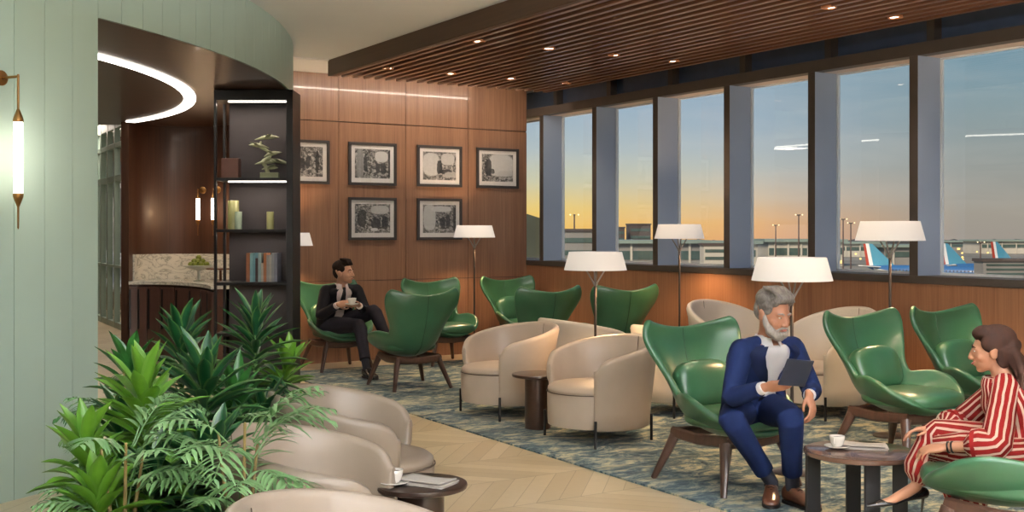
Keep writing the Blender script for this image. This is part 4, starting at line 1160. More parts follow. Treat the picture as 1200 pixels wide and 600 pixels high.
# airliners: blue tail, red and white trailing stripe
PBLUE = mat_plain('airliner_blue', (54, 104, 158), .35, coat=.3, var=.05, nscale=.3); PTEAL = mat_plain('tail_light_blue', (78, 150, 180), .35, var=.05)
PWH = mat_plain('airliner_white', (224, 230, 232), .35, var=.03); PRED = mat_plain('tail_red', (168, 66, 52), .4)
def make_plane(label, loc, rz):
    t = thing('airliner', label, 'airplane', loc, rz, 'parked airliners')
    # nose towards +X
    prof = [(-19, 0.15, 5.0), (-17, .7, 4.7), (-13, 1.5, 4.2), (-8, 1.95, 3.8), (0, 2.0, 3.7), (9, 2.0, 3.7), (14, 1.85, 3.6), (16.5, 1.3, 3.35), (18, .5, 3.1)]
    mb = MB(); mb.rings([[Vector((x, r * math.cos(2 * PI * k / 18), z + r * math.sin(2 * PI * k / 18))) for k in range(18)] for x, r, z in prof]); mb.build('fuselage', PBLUE, t)
    mb = MB(); mb.rings([[Vector((x, (r * 1.01) * math.cos(PI + PI * k / 9 ), z + (r * 1.01) * math.sin(PI + PI * k / 9) * .98)) for k in range(10)] for x, r, z in prof[1:-1]], closed=False); mb.build('belly', PWH, t)
    def fin(name, poly, th, mat, parent, plane='xz', y0=0):
        mb = MB(); a = []; b2 = []
        for (u, v) in poly:
            if plane == 'xz': a.append(mb.bm.verts.new((u, y0 - th / 2, v))); b2.append(mb.bm.verts.new((u, y0 + th / 2, v)))
            else: a.append(mb.bm.verts.new((u, v, y0 - th / 2 + abs(v) * .09))); b2.append(mb.bm.verts.new((u, v, y0 + th / 2 + abs(v) * .09)))
        n = len(a)
        mb.face(list(reversed(a))); mb.face(b2)
        for i in range(n): k = (i + 1) % n; mb.face([a[i], a[k], b2[k], b2[i]])
        return mb.build(name, mat, parent, smooth=False)
    tail = fin('tail_fin', [(-11, 5.5), (-17.6, 11.9), (-19.4, 11.9), (-18.2, 5.4)], .36, PTEAL, t)
    fin('stripe', [(-17.2, 5.5), (-18.5, 11.95), (-19.5, 11.95), (-18.3, 5.4)], .42, PWH, tail)
    fin('stripe', [(-18.1, 5.4), (-19.3, 11.9), (-20.2, 11.9), (-19.2, 5.4)], .40, PRED, tail)
    for s in (-1, 1):
        fin('wing', [(3.5, s * 1.5), (-4.5, s * 16.5), (-6.2, s * 16.5), (-3.8, s * 1.5)], .35, PWH, t, 'xy', 2.9)
        fin('tailplane', [(-14.5, s * .6), (-18.6, s * 6), (-19.8, s * 6), (-18.2, s * .5)], .25, PWH, t, 'xy', 5.0)
        mb = MB(); mb.lathe([(.2, -2.2), (.95, -1.5), (1.1, 0), (1.0, 1.5), (.8, 1.7), (0, 1.6)], 14, (2.5, s * 5.6, 2.0), (1, 0, 0)); mb.build('engine', PRED if s > 0 else PWH, t)
        mb = MB(); mb.tube([(-1, s * 3, 3), (-1, s * 3, .5)], .2, 8); mb.lathe([(0, -.3), (.6, -.3), (.6, .3), (0, .3)], 12, (-1, s * 3, .6), (0, 1, 0)); mb.build('landing_gear', TYRE, t)
    mb = MB(); mb.tube([(13, 0, 3), (13, 0, .4)], .16, 8); mb.lathe([(0, -.2), (.45, -.2), (.45, .2), (0, .2)], 12, (13, 0, .45), (0, 1, 0)); mb.build('landing_gear', TYRE, t)
    mb = MB()
    for k in range(26):
        for s in (-1, 1): mb.box((-11 + k, s * 1.96, 4.25), (.32, .12, .42))
    mb.build('cabin_windows', BLACK, t, smooth=False)
    return t
planes = [(1094, 325, (.8, -.55), 'parked blue airliner whose striped tail shows in the sixth window'), (1170, 350, (.95, .2), 'parked blue airliner at the left of the last window, fuselage in view'), (1216, 400, (.92, .3), 'parked blue airliner at the far right, mostly tail in view')]
pl0 = None
for px, d, hd, lab in planes:
    rz = heading(*hd) + PI / 2
    if pl0 is None: pl0 = make_plane(lab, O(px, d), rz)
    else: dup(pl0, O(px, d), rz, lab)
# field lights far out
FL = mat_emit('field_lamp', (255, 206, 120), 1.8)
f0 = None
random.seed(4)
for k in range(20):
    px = random.choice([random.uniform(1106, 1200), random.uniform(984, 1060), random.uniform(1106, 1200)]); d = random.uniform(500, 1200)
    p = O(px, d) + Vector((0, 0, 1.5 + random.random() * 3))
    if f0 is None:
        mb = MB(); mb.ball((0, 0, 0), (.55, .55, .45), 8); f0 = mb.build('field_lamp', FL, None); f0.location = p
        tag(f0, 'tiny warm field light glimmering far out on the airfield', 'lamp', 'airfield lights')
    else: dup(f0, p)

# fill sun added to brighten the apron from behind the terminal, not the sunset (the roof keeps it out of the room)
sun = light('apron_fill_sun', 'SUN', (0, 0, 60), 0, (255, 226, 196)); sun.data.energy = 3.8; sun.data.angle = .3
sun.rotation_euler = Vector((.75, .35, -.55)).to_track_quat('-Z', 'Y').to_euler()
# ================================================================ green glazed partition and the room behind it (left through the portal)
A_ = W(-8.2, 21.7); B_ = W(-5.9, 17.55)
d_ = (B_ - A_).normalized(); L_ = (B_ - A_).length; rzp = math.atan2(d_.y, d_.x)
gp = thing('glazed_partition', 'sage green framed glass partition seen through the portal on the left', 'partition', A_, rzp)
SAGE2 = mat_plain('sage_frame', (140, 158, 146), .45, var=.04)
mb = MB()
for z0, z1 in ((0, .10), (1.0, 1.04), (2.42, 2.52), (2.98, 3.06), (3.30, CEIL)): mb.span((0, -.04, z0), (L_, .04, z1))
n = 7
for k in range(n + 1): mb.span((L_ * k / n - .05, -.045, 0), (L_ * k / n + .05, .045, CEIL))
mb.build('frame', SAGE2, gp, smooth=False, bevel=.004)
mb = MB(); mb.span((0, -.005, .05), (L_, .005, CEIL - .05)); mb.build('glass', GLASS, gp, smooth=False)
# mural of arches on the far wall, plain generic tracery
m, nt, out = new_mat('grey_mural'); b = pr(nt, .7)
v = texco(nt, (1, 1, 1), 'UV'); n_ = noise(nt, v, 22, 6, .7)
nt.links.new(ramp(nt, n_, [(.35, lin((30, 32, 36))), (.5, lin((92, 96, 102))), (.65, lin((170, 174, 178)))]), b.inputs['Base Color']); nt.links.new(b.outputs[0], out.inputs[0])
c_ = W(-8.0, 22.6)
mw = thing('mural', 'grey printed mural with pale arches behind the green glass partition', 'mural', W(-8.35, 22.7, 0), heading(0, -1))
mb = MB(); mb.span((-2.2, -.02, 1.0), (2.2, .02, 3.0)); mb.build('panel', m, mw, smooth=False)
ARC = mat_plain('pale_arch', (190, 194, 196), .6)
for k in range(4):
    x0 = -1.75 + k * 1.05
    mb = MB(); pts = [(x0 - .36, .05, 1.0)] + [(x0 - .36 + .36 * (1 - math.cos(a)), .05, 2.0 + .62 * math.sin(a)) for a in [i * PI / 12 for i in range(13)]] + [(x0 + .36, .05, 1.0)]
    mb.tube(pts, .03, 8); mb.build('arch', ARC, mw)
mb = MB(); a = W(-10.5, 24.2); c2 = W(-5.6, 24.2)
mb.prism([(p.x, p.y) for p in (W(-11, 23.0), W(-5.2, 23.0), W(-5.2, 23.2), W(-11, 23.2))], 0, CEIL); structure(mb.build('wall_lobby', SLATWOOD, smooth=False), 'wood wall behind the grey mural')
# pale lounge chair on a star base
PB = leather('pale_blue_leather', (176, 186, 200), (190, 198, 210))
CHR = mat_plain('chrome', (190, 190, 192), .15, 1.0)
t = thing('lounge_chair', 'pale blue-grey lounge chair on a metal star base behind the glass partition', 'chair', W(-7.3, 21.3), heading(.35, -1))
mb = MB(); mb.grid(lambda a, v: shell_pt(a * 2 - 1, v) + Vector((0, 0, .12 + .1 * max(0, 1 - v / .3))), 19, 26); o = mb.build('shell', PB, t, angle=180)
sm = o.modifiers.new('s', 'SOLIDIFY'); sm.thickness = .045; sm.offset = .4
mb = MB(); mb.ball((0, .10, .55), (.26, .29, .06), 20, None, .65); mb.build('seat_cushion', PB, t)
mb = MB(); mb.ball((0, -.29, .98), (.22, .07, .12), 20, None, .65); mb.build('headrest', PB, t)
mb = MB(); mb.tube([(0, 0, .44), (0, 0, .05)], .03, 12)
for k in range(4):
    a = k * PI / 2 + .5; mb.tube([(0, 0, .07), (.3 * math.cos(a), .3 * math.sin(a), .02)], [.02, .012], 8)
mb.build('star_base', CHR, t)
light('lobby_light', 'AREA', W(-7.3, 20.8, CEIL - .05), 90, (255, 236, 220), 1.6)
light('lobby_light', 'AREA', W(-6.0, 16.6, CEIL - .05), 40, (255, 236, 220), 1.2)
# ================================================================ people
SKIN = mat_plain('skin_light', (196, 148, 122), .5, var=.05, nscale=12)
SKIN2 = mat_plain('skin_tan', (176, 124, 98), .5, var=.05, nscale=12)
SKIN3 = mat_plain('skin_warm', (184, 132, 104), .5, var=.05, nscale=12)
NAVY = mat_plain('navy_suit', (11, 24, 56), .85, spec=.15, var=.12, nscale=10, bmp=.1, bscale=300)
NAVYD = mat_plain('navy_lapel', (7, 15, 38), .8, spec=.15, var=.1)
CHAR = mat_plain('black_suit', (22, 21, 26), .8, spec=.15, var=.12, nscale=10)
CHARD = mat_plain('black_lapel', (16, 15, 19), .8, spec=.15)
CHTR = mat_plain('charcoal_trousers', (38, 36, 43), .85, spec=.15, var=.12, nscale=10)
SHIRT = mat_plain('white_shirt', (226, 226, 230), .7, var=.05, nscale=9)
SHIRTP = mat_plain('pale_pink_shirt', (232, 216, 212), .7, var=.04)
TIE = mat_plain('black_tie', (22, 22, 26), .5)
BLEATH = mat_plain('brown_shoe_leather', (92, 56, 40), .28, coat=.3, var=.15, nscale=20)
KLEATH = mat_plain('black_shoe_leather', (20, 18, 20), .22, coat=.4)
SOLE = mat_plain('shoe_sole', (24, 20, 18), .6)
SOCK = mat_plain('dark_sock', (20, 22, 34), .85)
GREYH = mat_wood('grey_hair', (72, 66, 62), (150, 144, 138), .6, (90, 30, 30)); GREYB = mat_wood('white_beard', (126, 118, 112), (186, 180, 174), .7, (80, 80, 30))
DARKH = mat_wood('dark_hair', (24, 18, 16), (48, 36, 30), .5, (90, 30, 30)); BROWNH = mat_wood('brown_hair', (22, 12, 8), (52, 30, 20), .6, (60, 60, 8))
for hm_ in (GREYH, GREYB, DARKH, BROWNH):
    hm_.node_tree.nodes['Principled BSDF'].inputs['Specular IOR Level'].default_value = .12; hm_.node_tree.nodes['Principled BSDF'].inputs['Roughness'].default_value = .75
EYEW = mat_plain('eye_white', (225, 222, 218), .2); EYED = mat_plain('eye_dark', (40, 28, 22), .15); LIPS = mat_plain('lips', (168, 92, 84), .45); TEETH = mat_plain('teeth', (230, 226, 216), .3)

def frame3(f, up=(0, 0, 1)):
    """matrix whose columns are right, forward, up"""
    f = Vector(f).normalized(); r = f.cross(Vector(up)).normalized(); u = r.cross(f).normalized()
    return Matrix((r, f, u)).transposed()
def G(p): return W(*p)                 # grid (x, z, h) -> world
def Gd(d): v = W(d[0], d[1], d[2] if len(d) > 2 else 0); return v
class Person:
    def __init__(s, name, label, base, group=None):
        s.root = thing(name, label, 'person', G(base)); s.off = -G(base)
    def put(s, mb, name, mat, fuse=None, parent=None, **k):
        mb.xform(Matrix.Translation(s.off))
        if fuse: return mb.fused(name, mat, parent or s.root, voxel=fuse, **k)
        return mb.build(name, mat, parent or s.root, **k)
def head_shapes(mb, c, M, s, female=False, smile=False):
    P = lambda x, y, z: c + M @ Vector((x * s, y * s, z * s))
    B = lambda p, r, e=1.0, rot=None: mb.ball(P(*p), tuple(v * s for v in r), 18, M @ (rot or Matrix.Identity(3)), e)
    B((0, -.018, .035), (.074, .094, .084)); B((0, .02, -.01), (.066, .074, .085)); B((0, .035, -.062), (.050, .050, .042)); B((0, .056, -.092), (.026, .026, .020))
    for sx_ in (-1, 1):
        B((sx_ * .042, .050, -.028), (.022, .026, .024))                       # cheek
        B((sx_ * .030, .074, .016), (.024, .012, .008))                         # brow
        B((sx_ * .076, -.008, -.012), (.010, .020, .032)); B((sx_ * .080, -.016, .004), (.007, .014, .016))  # ear
        B((sx_ * .013, .096, -.037), (.009, .010, .008))
    mb.tube([P(0, .080, .018), P(0, .095, -.012), P(0, .103, -.033)], [.009 * s, .011 * s, .0125 * s], 10)
    B((0, .084, -.060), (.021, .012, .006)); B((0, .082, -.070), (.019, .012, .006))
def face_parts(p, c, M, s, brow, smile=False, lipm=LIPS):
    P = lambda x, y, z: c + M @ Vector((x * s, y * s, z * s))
    for sx_ in (-1, 1):
        mb = MB(); mb.ball(P(sx_ * .030, .077, .002), (.0115 * s, .008 * s, .0046 * s), 14, M); e = p.put(mb, 'eye', EYEW)
        mb = MB(); mb.ball(P(sx_ * .030, .083, .002), (.0052 * s, .003 * s, .0044 * s), 12, M); p.put(mb, 'iris', EYED, parent=e)
        mb = MB(); mb.tube([P(sx_ * .013, .086, .019), P(sx_ * .030, .087, .026), P(sx_ * .049, .074, .021)], [(.0045 * s, .003 * s), (.005 * s, .003 * s), (.002 * s, .002 * s)], 8, up=(0, 0, 1)); p.put(mb, 'eyebrow', brow)
    mb = MB(); mb.tube([P(-.024, .085, -.061 + (.007 if smile else 0)), P(-.010, .0965, -.064), P(0, .098, -.063), P(.010, .0965, -.064), P(.024, .085, -.061 + (.007 if smile else 0))], [.002 * s, .0045 * s, .004 * s, .0045 * s, .002 * s], 8); p.put(mb, 'lips', lipm)
def hand_shapes(mb, wrist, fdir, back, curl=(.5, .5, .5, .5), thumb=.4, side=1, s=1.0, spread=.06):
    """wrist position, finger direction, back-of-hand direction; side=+1 thumb on the +(f x back) side"""
    f = Vector(fdir).normalized(); b = Vector(back); b = (b - f * b.dot(f)).normalized(); t = f.cross(b) * side
    wr = Vector(wrist)
    M = Matrix((f, t, b)).transposed()
    P = lambda x, y, z: wr + M @ Vector((x * s, y * s, z * s))
    mb.ball(P(.050, 0, 0), (.052 * s, .040 * s, .016 * s), 16, M, .75)
    mb.tube([P(-.02, 0, 0), P(.015, 0, 0), P(.04, 0, 0)], [(.019 * s, .026 * s), (.018 * s, .030 * s), (.016 * s, .036 * s)], 14, up=tuple(b))
    for k in range(4):
        y0 = .030 - .0205 * k; L = (.040, .045, .042, .032)[k]; r = (.0088, .009, .0086, .0076)[k]
        a = spread * (1.5 - k); c = curl[k]
        p = Vector((.092 - .004 * abs(k - 1), y0, 0)); pts = [p - Vector((.02, 0, 0)), p]; ang_ = 0
        for seg in range(3):
            ang_ += c * (.9, 1.1, .8)[seg]; l = L * (1, .68, .5)[seg]
            d = Vector((math.cos(ang_) * math.cos(a), math.sin(a), -math.sin(ang_)))
            p = p + d * l; pts.append(p.copy())
        mb.tube([P(*q) for q in pts], [r * s * v for v in (1.05, 1.05, .98, .9, .72)], 10)
    pts = [Vector((.018, .024, -.004)), Vector((.045, .046, -.012 - .012 * thumb)), Vector((.072, .056 - .012 * thumb, -.018 - .03 * thumb)), Vector((.094, .056 - .026 * thumb, -.020 - .042 * thumb))]
    mb.tube([P(*q) for q in pts], [.013 * s, .0115 * s, .0095 * s, .0078 * s], 10)
TP = [(0, .168, .120), (.12, .172, .122), (.3, .156, .112), (.5, .168, .120), (.7, .188, .124), (.82, .192, .116), (.90, .160, .098), (.96, .095, .074), (1.02, .062, .062)]
def torso_rings(Pv, Nk, f, s, grow, mid_push=.0, a0=None, a1=None, nseg=40, t0=0.0, t1=1.02, n=22, gapf=None, flare=None, wmul=1.0):
    """rings of the trunk between pelvis and neck; angle 0 = straight ahead"""
    Pv = Vector(Pv); Nk = Vector(Nk); f = Vector(f); f.z = 0; f.normalize(); r = f.cross(Vector((0, 0, 1))).normalized()
    out = []
    for i in range(n + 1):
        t = t0 + (t1 - t0) * i / n
        w = smooth_tab([(a, b) for a, b, _ in TP], max(t, 0)) * s * wmul + grow; d = smooth_tab([(a, c) for a, _, c in TP], max(t, 0)) * s + grow
        if flare: w += flare(t); d += flare(t)
        c = Pv.lerp(Nk, t) - f * mid_push * math.sin(max(0, min(1, t)) * PI)
        ring = []
        g = gapf(t) if gapf else None
        for k in range(nseg if g is None else nseg + 1):
            a = 2 * PI * k / nseg if g is None else g + (2 * PI - 2 * g) * k / nseg
            ca, sa = math.cos(a), math.sin(a); e = .85
            ring.append(c + f * d * math.copysign(abs(ca) ** e, ca) + r * w * math.copysign(abs(sa) ** e, sa))
        out.append(ring)
    return out
def slab(mb, rings_, th):
    """gives an open ring surface a thickness (inwards)"""
    n = len(rings_); m = len(rings_[0]); inner = []
    for r in rings_:
        c = sum(r, Vector()) / m
        inner.append([p + (c - p).normalized() * th for p in r])
    O_ = [[mb.bm.verts.new(p) for p in r] for r in rings_]; I_ = [[mb.bm.verts.new(p) for p in r] for r in inner]
    for i in range(n - 1):
        for k in range(m - 1):
            mb.face([O_[i][k], O_[i][k + 1], O_[i + 1][k + 1], O_[i + 1][k]]); mb.face([I_[i][k + 1], I_[i][k], I_[i + 1][k], I_[i + 1][k + 1]])
        mb.face([O_[i + 1][0], I_[i + 1][0], I_[i][0], O_[i][0]]); mb.face([O_[i][-1], I_[i][-1], I_[i + 1][-1], O_[i + 1][-1]])
    for k in range(m - 1):
        mb.face([O_[0][k + 1], O_[0][k], I_[0][k], I_[0][k + 1]]); mb.face([O_[-1][k], O_[-1][k + 1], I_[-1][k + 1], I_[-1][k]])
def limb(a, b, c, n=5):
    """smooth three-joint path with a firm bend"""
    a, b, c = Vector(a), Vector(b), Vector(c)
    p = [a, a.lerp(b, .35), a.lerp(b, .75), a.lerp(b, .93) * .5 + b * .35 + b.lerp(c, .07) * .15, b.lerp(c, .10), b.lerp(c, .35), b.lerp(c, .7), c]
    return p
def shoe(p, name, ankle, toe, floor, mat, s=1.0, parent=None):
    """laced shoe from the ankle joint to the toe tip (both grid points), sole at height floor"""
    A = G(ankle); T = G(toe); d = T - A; d.z = 0; d.normalize(); r = d.cross(Vector((0, 0, 1)))
    heel = Vector((A.x, A.y, floor)) - d * .065 * s; L = (Vector((T.x, T.y, floor)) - heel).length
    def ring(t, w, z0, z1, dx=0):
        c = heel + d * (L * t); out = []
        for k in range(16):
            a = 2 * PI * k / 16; x = math.cos(a); z = math.sin(a)
            out.append(c + r * (w * s * math.copysign(abs(x) ** .8, x) + dx) + Vector((0, 0, (z0 + (z1 - z0) * (.5 + .5 * math.copysign(abs(z) ** .8, z))) * s)))
        return out
    mb = MB(); mb.rings([ring(0.0, .018, .03, .07), ring(.03, .032, .018, .095), ring(.12, .038, .016, .112), ring(.26, .038, .016, .118), ring(.38, .040, .014, .100), ring(.52, .045, .012, .082), ring(.70, .050, .012, .062), ring(.86, .045, .012, .05), ring(.95, .032, .014, .042), ring(1.0, .014, .018, .032)])
    o = p.put(mb, name, mat, parent=parent, angle=80)
    mb = MB(); n = 12
    outl = [(0, .012), (.04, .030), (.15, .036), (.35, .036), (.55, .046), (.72, .051), (.88, .044), (.97, .028), (1.0, .01)]
    poly = [heel + d * L * t + r * w * s for t, w in outl] + [heel + d * L * t - r * w * s for t, w in reversed(outl)]
    off = p.off
    mb.prism([(q.x, q.y) for q in poly], floor + .004, floor + .019 * s)
    h2 = [heel + d * L * t + r * w * s for t, w in outl[:4]] + [heel + d * L * t - r * w * s for t, w in reversed(outl[:4])]
    mb.prism([(q.x, q.y) for q in h2], floor, floor + .012)
    p.put(mb, 'sole', SOLE, parent=o)
    mb = MB()
    for k in range(4):
        t = .40 + .055 * k; c = heel + d * L * t + Vector((0, 0, (.104 - .006 * k * 2) * s)); mb.tube([c - r * .018 * s - Vector((0, 0, .004)), c + Vector((0, 0, .003)), c + r * .018 * s - Vector((0, 0, .004))], .0022, 6)
    p.put(mb, 'laces', SOLE, parent=o)
    return o

def suited_man(name, label, J, mats, s=1.0, tie=False, beard=False, hair=None, smile=False, vopen=.62, vlow=.30):
    """J: joints in grid coordinates (x, z, h)"""
    skin, jk, jkd, tr, shirt, shm = mats
    p = Person(name, label, J['base'])
    f = Gd(J['f']); f.z = 0; f.normalize(); r = f.cross(Vector((0, 0, 1)))
    Pv, Nk, Hd = G(J['pelvis']), G(J['neck']), G(J['head'])
    hf = Gd(J['look']); M = frame3(hf); hs = J.get('hs', 1.0)
    # body: one continuous skin surface
    mb = MB(); mb.rings(torso_rings(Pv, Nk, f, s, -.012, .02))
    mb.tube([Pv.lerp(Nk, .93), Nk.lerp(Hd, .35) - f * .005, Hd - (M @ Vector((0, .02, .03))) * hs], [(.062 * s, .062 * s), .056 * s, .054 * s], 16)
    head_shapes(mb, Hd, M, hs)
    for sd in ('r', 'l'):
        S, E, Wr = G(J['sh_' + sd]), G(J['el_' + sd]), G(J['wr_' + sd])
        mb.tube(limb(S, E, Wr), [v * s for v in (.052, .048, .042, .040, .040, .037, .030, .025)], 14)
        hd = J['hand_' + sd]; hand_shapes(mb, Wr, Gd(hd[0]), Gd(hd[1]), hd[2], hd[3], hd[4], s * .98)
        Hp, Kn, An = G(J['hip_' + sd]), G(J['kn_' + sd]), G(J['an_' + sd])
        mb.tube(limb(Hp, Kn, An), [v * s for v in (.085, .080, .066, .060, .056, .054, .042, .034)], 16)
    p.put(mb, 'body', skin, fuse=.0055, smooth=3)
    face_parts(p, Hd, M, hs, hair[1], smile)
    # shirt with collar
    mb = MB(); mb.rings(torso_rings(Pv, Nk, f, s, .004, .02, t0=.08, t1=.93))
    sh_ = p.put(mb, 'shirt', shirt, fuse=.009, smooth=6)
    mb = MB(); c0 = Pv.lerp(Nk, 1.0) + f * .004
    cr = []
    for hh, rr in ((-.034, .082), (.0, .074), (.030, .067)):
        ring = []
        for k in range(29):
            a = .30 + (2 * PI - .6) * k / 28
            ring.append(c0 + Vector((0, 0, hh)) + (f * math.cos(a) * (1.0 + .12 * (hh < 0)) + r * math.sin(a)) * rr * s - f * .008)
        cr.append(ring)
    slab(mb, cr, .006); p.put(mb, 'collar', shirt, parent=sh_, angle=80)
    if tie:
        mb = MB(); pts = []
        for t in (.97, .90, .8, .65, .5, .38): 
            w, d = smooth_tab([(a, c) for a, _, c in TP], t), 0
            pts.append(Pv.lerp(Nk, t) + f * ((w * s) + .014 - .02 * math.sin(t * PI)))
        mb.tube(pts, [(.006, .018), (.005, .016), (.005, .024), (.005, .030), (.005, .034), (.004, .03)], 10, up=tuple(f)); p.put(mb, 'tie', TIE)
    # jacket: open-fronted trunk and two sleeves
    gap = lambda t: interp([(0, .40), (vlow, .22), (vlow + .1, .24), (.80, vopen), (.92, vopen * 1.05), (1.0, .9)], t)
    mb = MB(); slab(mb, torso_rings(Pv, Nk, f, s, .024, .02, t0=-.16, t1=.955, gapf=gap, nseg=56, n=26), .020)
    for sd, sg in (('r', 1), ('l', -1)):
        S, E, Wr = G(J['sh_' + sd]), G(J['el_' + sd]), G(J['wr_' + sd])
        mb.tube([Pv.lerp(Nk, .86) - (r * -sg) * .06 * s, S + Vector((0, 0, .006))], [.060 * s, .066 * s], 14)
        mb.tube([Pv.lerp(Nk, .97) + r * sg * .05 * s, Pv.lerp(Nk, .93) + r * sg * .10 * s, S], [.040 * s, .050 * s, .062 * s], 12)
        C = E.lerp(Wr, .86); mb.tube(limb(S, E, C), [v * s for v in (.070, .066, .060, .058, .056, .053, .048, .044)], 16, round_ends=False)
    jo = p.put(mb, 'jacket', jk, fuse=.008, smooth=4)
    for sg in (-1, 1):                                    # lapels
        rows = []
        for i in range(9):
            t = vlow + .06 + (.93 - vlow - .06) * i / 8; g = gap(t)
            ring = torso_rings(Pv, Nk, f, s, .041, .02, t0=t, t1=t + .001, n=1, nseg=180)[0]
            wd = .40 * math.sin(min(1, i / 7) ** .8 * PI * .62) + .02
            row = []
            for k in range(5):
                a = sg * (g - .04 + wd * k / 4); idx = int(round((a % (2 * PI)) / (2 * PI) * 180)) % 180
                row.append(ring[idx])
            rows.append(row)
        mb = MB(); slab(mb, rows, -.007); p.put(mb, 'lapel', jkd, parent=jo, angle=60)
    for sd in ('r', 'l'):
        E, Wr = G(J['el_' + sd]), G(J['wr_' + sd]); mb = MB(); mb.tube([E.lerp(Wr, .80), E.lerp(Wr, .97)], [.036 * s, .034 * s], 16, round_ends=False); p.put(mb, 'shirt_cuff', shirt)
    # belt
    mb = MB(); br = torso_rings(Pv, Nk, f, s, .008, .02, t0=.10, t1=.17, n=2); mb.rings(br); b_ = p.put(mb, 'belt', KLEATH, angle=60)
    # trousers
    mb = MB(); mb.rings(torso_rings(Pv, Nk, f, s, .008, .02, t0=-.2, t1=.12, n=6))
    for sd in ('r', 'l'):
        Hp, Kn, An = G(J['hip_' + sd]), G(J['kn_' + sd]), G(J['an_' + sd]); C = Kn.lerp(An, .82)
        mb.tube([Pv - Vector((0, 0, .03)), Hp], [.10 * s, .10 * s], 16)
        mb.tube(limb(Hp, Kn, C), [v * s for v in (.098, .094, .080, .076, .071, .066, .058, .057)], 18, round_ends=False)
    p.put(mb, 'trousers', tr, fuse=.008, smooth=4)
    for sd in ('r', 'l'):
        Kn, An = G(J['kn_' + sd]), G(J['an_' + sd])
        mb = MB(); mb.tube([Kn.lerp(An, .70), Kn.lerp(An, 1.0), An - Vector((0, 0, .02))], [.045 * s, .040 * s, .04 * s], 14); p.put(mb, 'sock', SOCK)
        shoe(p, 'shoe', J['an_' + sd], J['toe_' + sd], J['fl_' + sd], shm, s)
    # hair
    P = lambda x, y, z: Hd + M @ Vector((x * hs, y * hs, z * hs))
    mb = MB(); B = lambda q, rr: mb.ball(P(*q), tuple(v * hs for v in rr), 20, M)
    if beard:
        B((0, -.030, .062), (.080, .094, .070)); B((0, .030, .098), (.066, .058, .034)); B((.02, .050, .100), (.050, .040, .028)); B((0, -.070, .01), (.066, .048, .074))
        for sg in (-1, 1): B((sg * .064, -.005, .035), (.016, .050, .042)); B((sg * .052, .04, .078), (.022, .03, .028))
        for k in range(9):
            x = -.05 + .0125 * k; mb.tube([P(x, .075, .085), P(x + .01, .055, .118), P(x + .016, .01, .138), P(x + .018, -.04, .134)], [.008 * hs, .012 * hs, .012 * hs, .008 * hs], 8)
    else:
        B((0, -.028, .062), (.080, .092, .068)); B((0, .035, .092), (.064, .050, .036)); B((0, -.068, .012), (.066, .046, .070))
        for sg in (-1, 1): B((sg * .066, .0, .040), (.014, .046, .036))
        for k in range(7):
            x = -.045 + .015 * k; mb.tube([P(x, .072, .078), P(x + .006, .052, .122), P(x + .01, .0, .136)], [.010 * hs, .014 * hs, .012 * hs], 8)
    p.put(mb, 'hair', hair[0], fuse=.005, smooth=2)
    if beard:
        mb = MB(); B = lambda q, rr: mb.ball(P(*q), tuple(v * hs for v in rr), 18, M)
        B((0, .062, -.104), (.040, .036, .030)); B((0, .040, -.090), (.058, .054, .034)); B((0, .094, -.050), (.027, .010, .007)); B((0, .090, -.086), (.024, .015, .015))
        for sg in (-1, 1):
            mb.tube([P(sg * .070, .006, -.010), P(sg * .066, .022, -.046), P(sg * .052, .048, -.076), P(sg * .030, .072, -.096)], [.012 * hs, .018 * hs, .024 * hs, .023 * hs], 10)
            mb.tube([P(sg * .004, .100, -.048), P(sg * .026, .090, -.056), P(sg * .038, .074, -.076)], [.006 * hs, .007 * hs, .008 * hs], 8)
        p.put(mb, 'beard', hair[1], fuse=.005, smooth=3)
    return p

# ---- the man in the blue suit
J1 = dict(base=(1.50, 6.75, .012), f=(.45, -.89), pelvis=(1.455, 6.82, .555), neck=(1.497, 6.62, .965), head=(1.515, 6.54, 1.125), look=(.52, -.80, -.26), hs=1.10,
    sh_r=(1.330, 6.55, .905), el_r=(1.245, 6.42, .650), wr_r=(1.395, 6.21, .742), hand_r=((.75, -.45, .16), (-.3, -.7, -.6), (.55, .6, .62, .65), .8, 1),
    sh_l=(1.665, 6.70, .905), el_l=(1.760, 6.62, .665), wr_l=(1.690, 6.42, .665), hand_l=((.05, -.30, -.45), (.7, -.5, .3), (.5, .55, .6, .65), .4, 1),
    hip_r=(1.375, 6.76, .530), kn_r=(1.245, 6.42, .535), an_r=(1.525, 6.64, .125), toe_r=(1.475, 6.43, .01), fl_r=.014,
    hip_l=(1.545, 6.84, .530), kn_l=(1.560, 6.32, .565), an_l=(1.630, 6.56, .125), toe_l=(1.735, 6.37, .01), fl_l=.014)
m1 = suited_man('person', 'bearded grey-haired man in a navy suit and open white shirt looking down at a tablet', J1, (SKIN2, NAVY, NAVYD, NAVY, SHIRT, BLEATH), 1.03, beard=True, hair=(GREYH, GREYB), smile=True, vopen=.46)
# tablet in his right hand
TAB = mat_plain('tablet_back', (52, 56, 70), .35, .3); TABS = mat_plain('tablet_screen', (18, 20, 26), .1)
tb = thing('tablet', 'dark tablet held up by the man in the navy suit', 'tablet', G((1.535, 6.10, .835)))
u_ = Gd((.80, .55, -.12)).normalized(); v_ = Gd((.22, -.25, .90)); v_ = (v_ - u_ * v_.dot(u_)).normalized(); n_ = u_.cross(v_)
Mt = Matrix((u_, v_, n_)).transposed()
mb = MB(); mb.box((0, 0, 0), (.21, .155, .009), Mt); mb.build('body', TAB, tb, bevel=.003)
tow = Gd((0, 1, .4)); sg = 1 if n_.dot(tow) > 0 else -1
mb = MB(); mb.box(n_ * sg * .0052, (.198, .143, .001), Mt); mb.build('screen', TABS, tb, smooth=False)
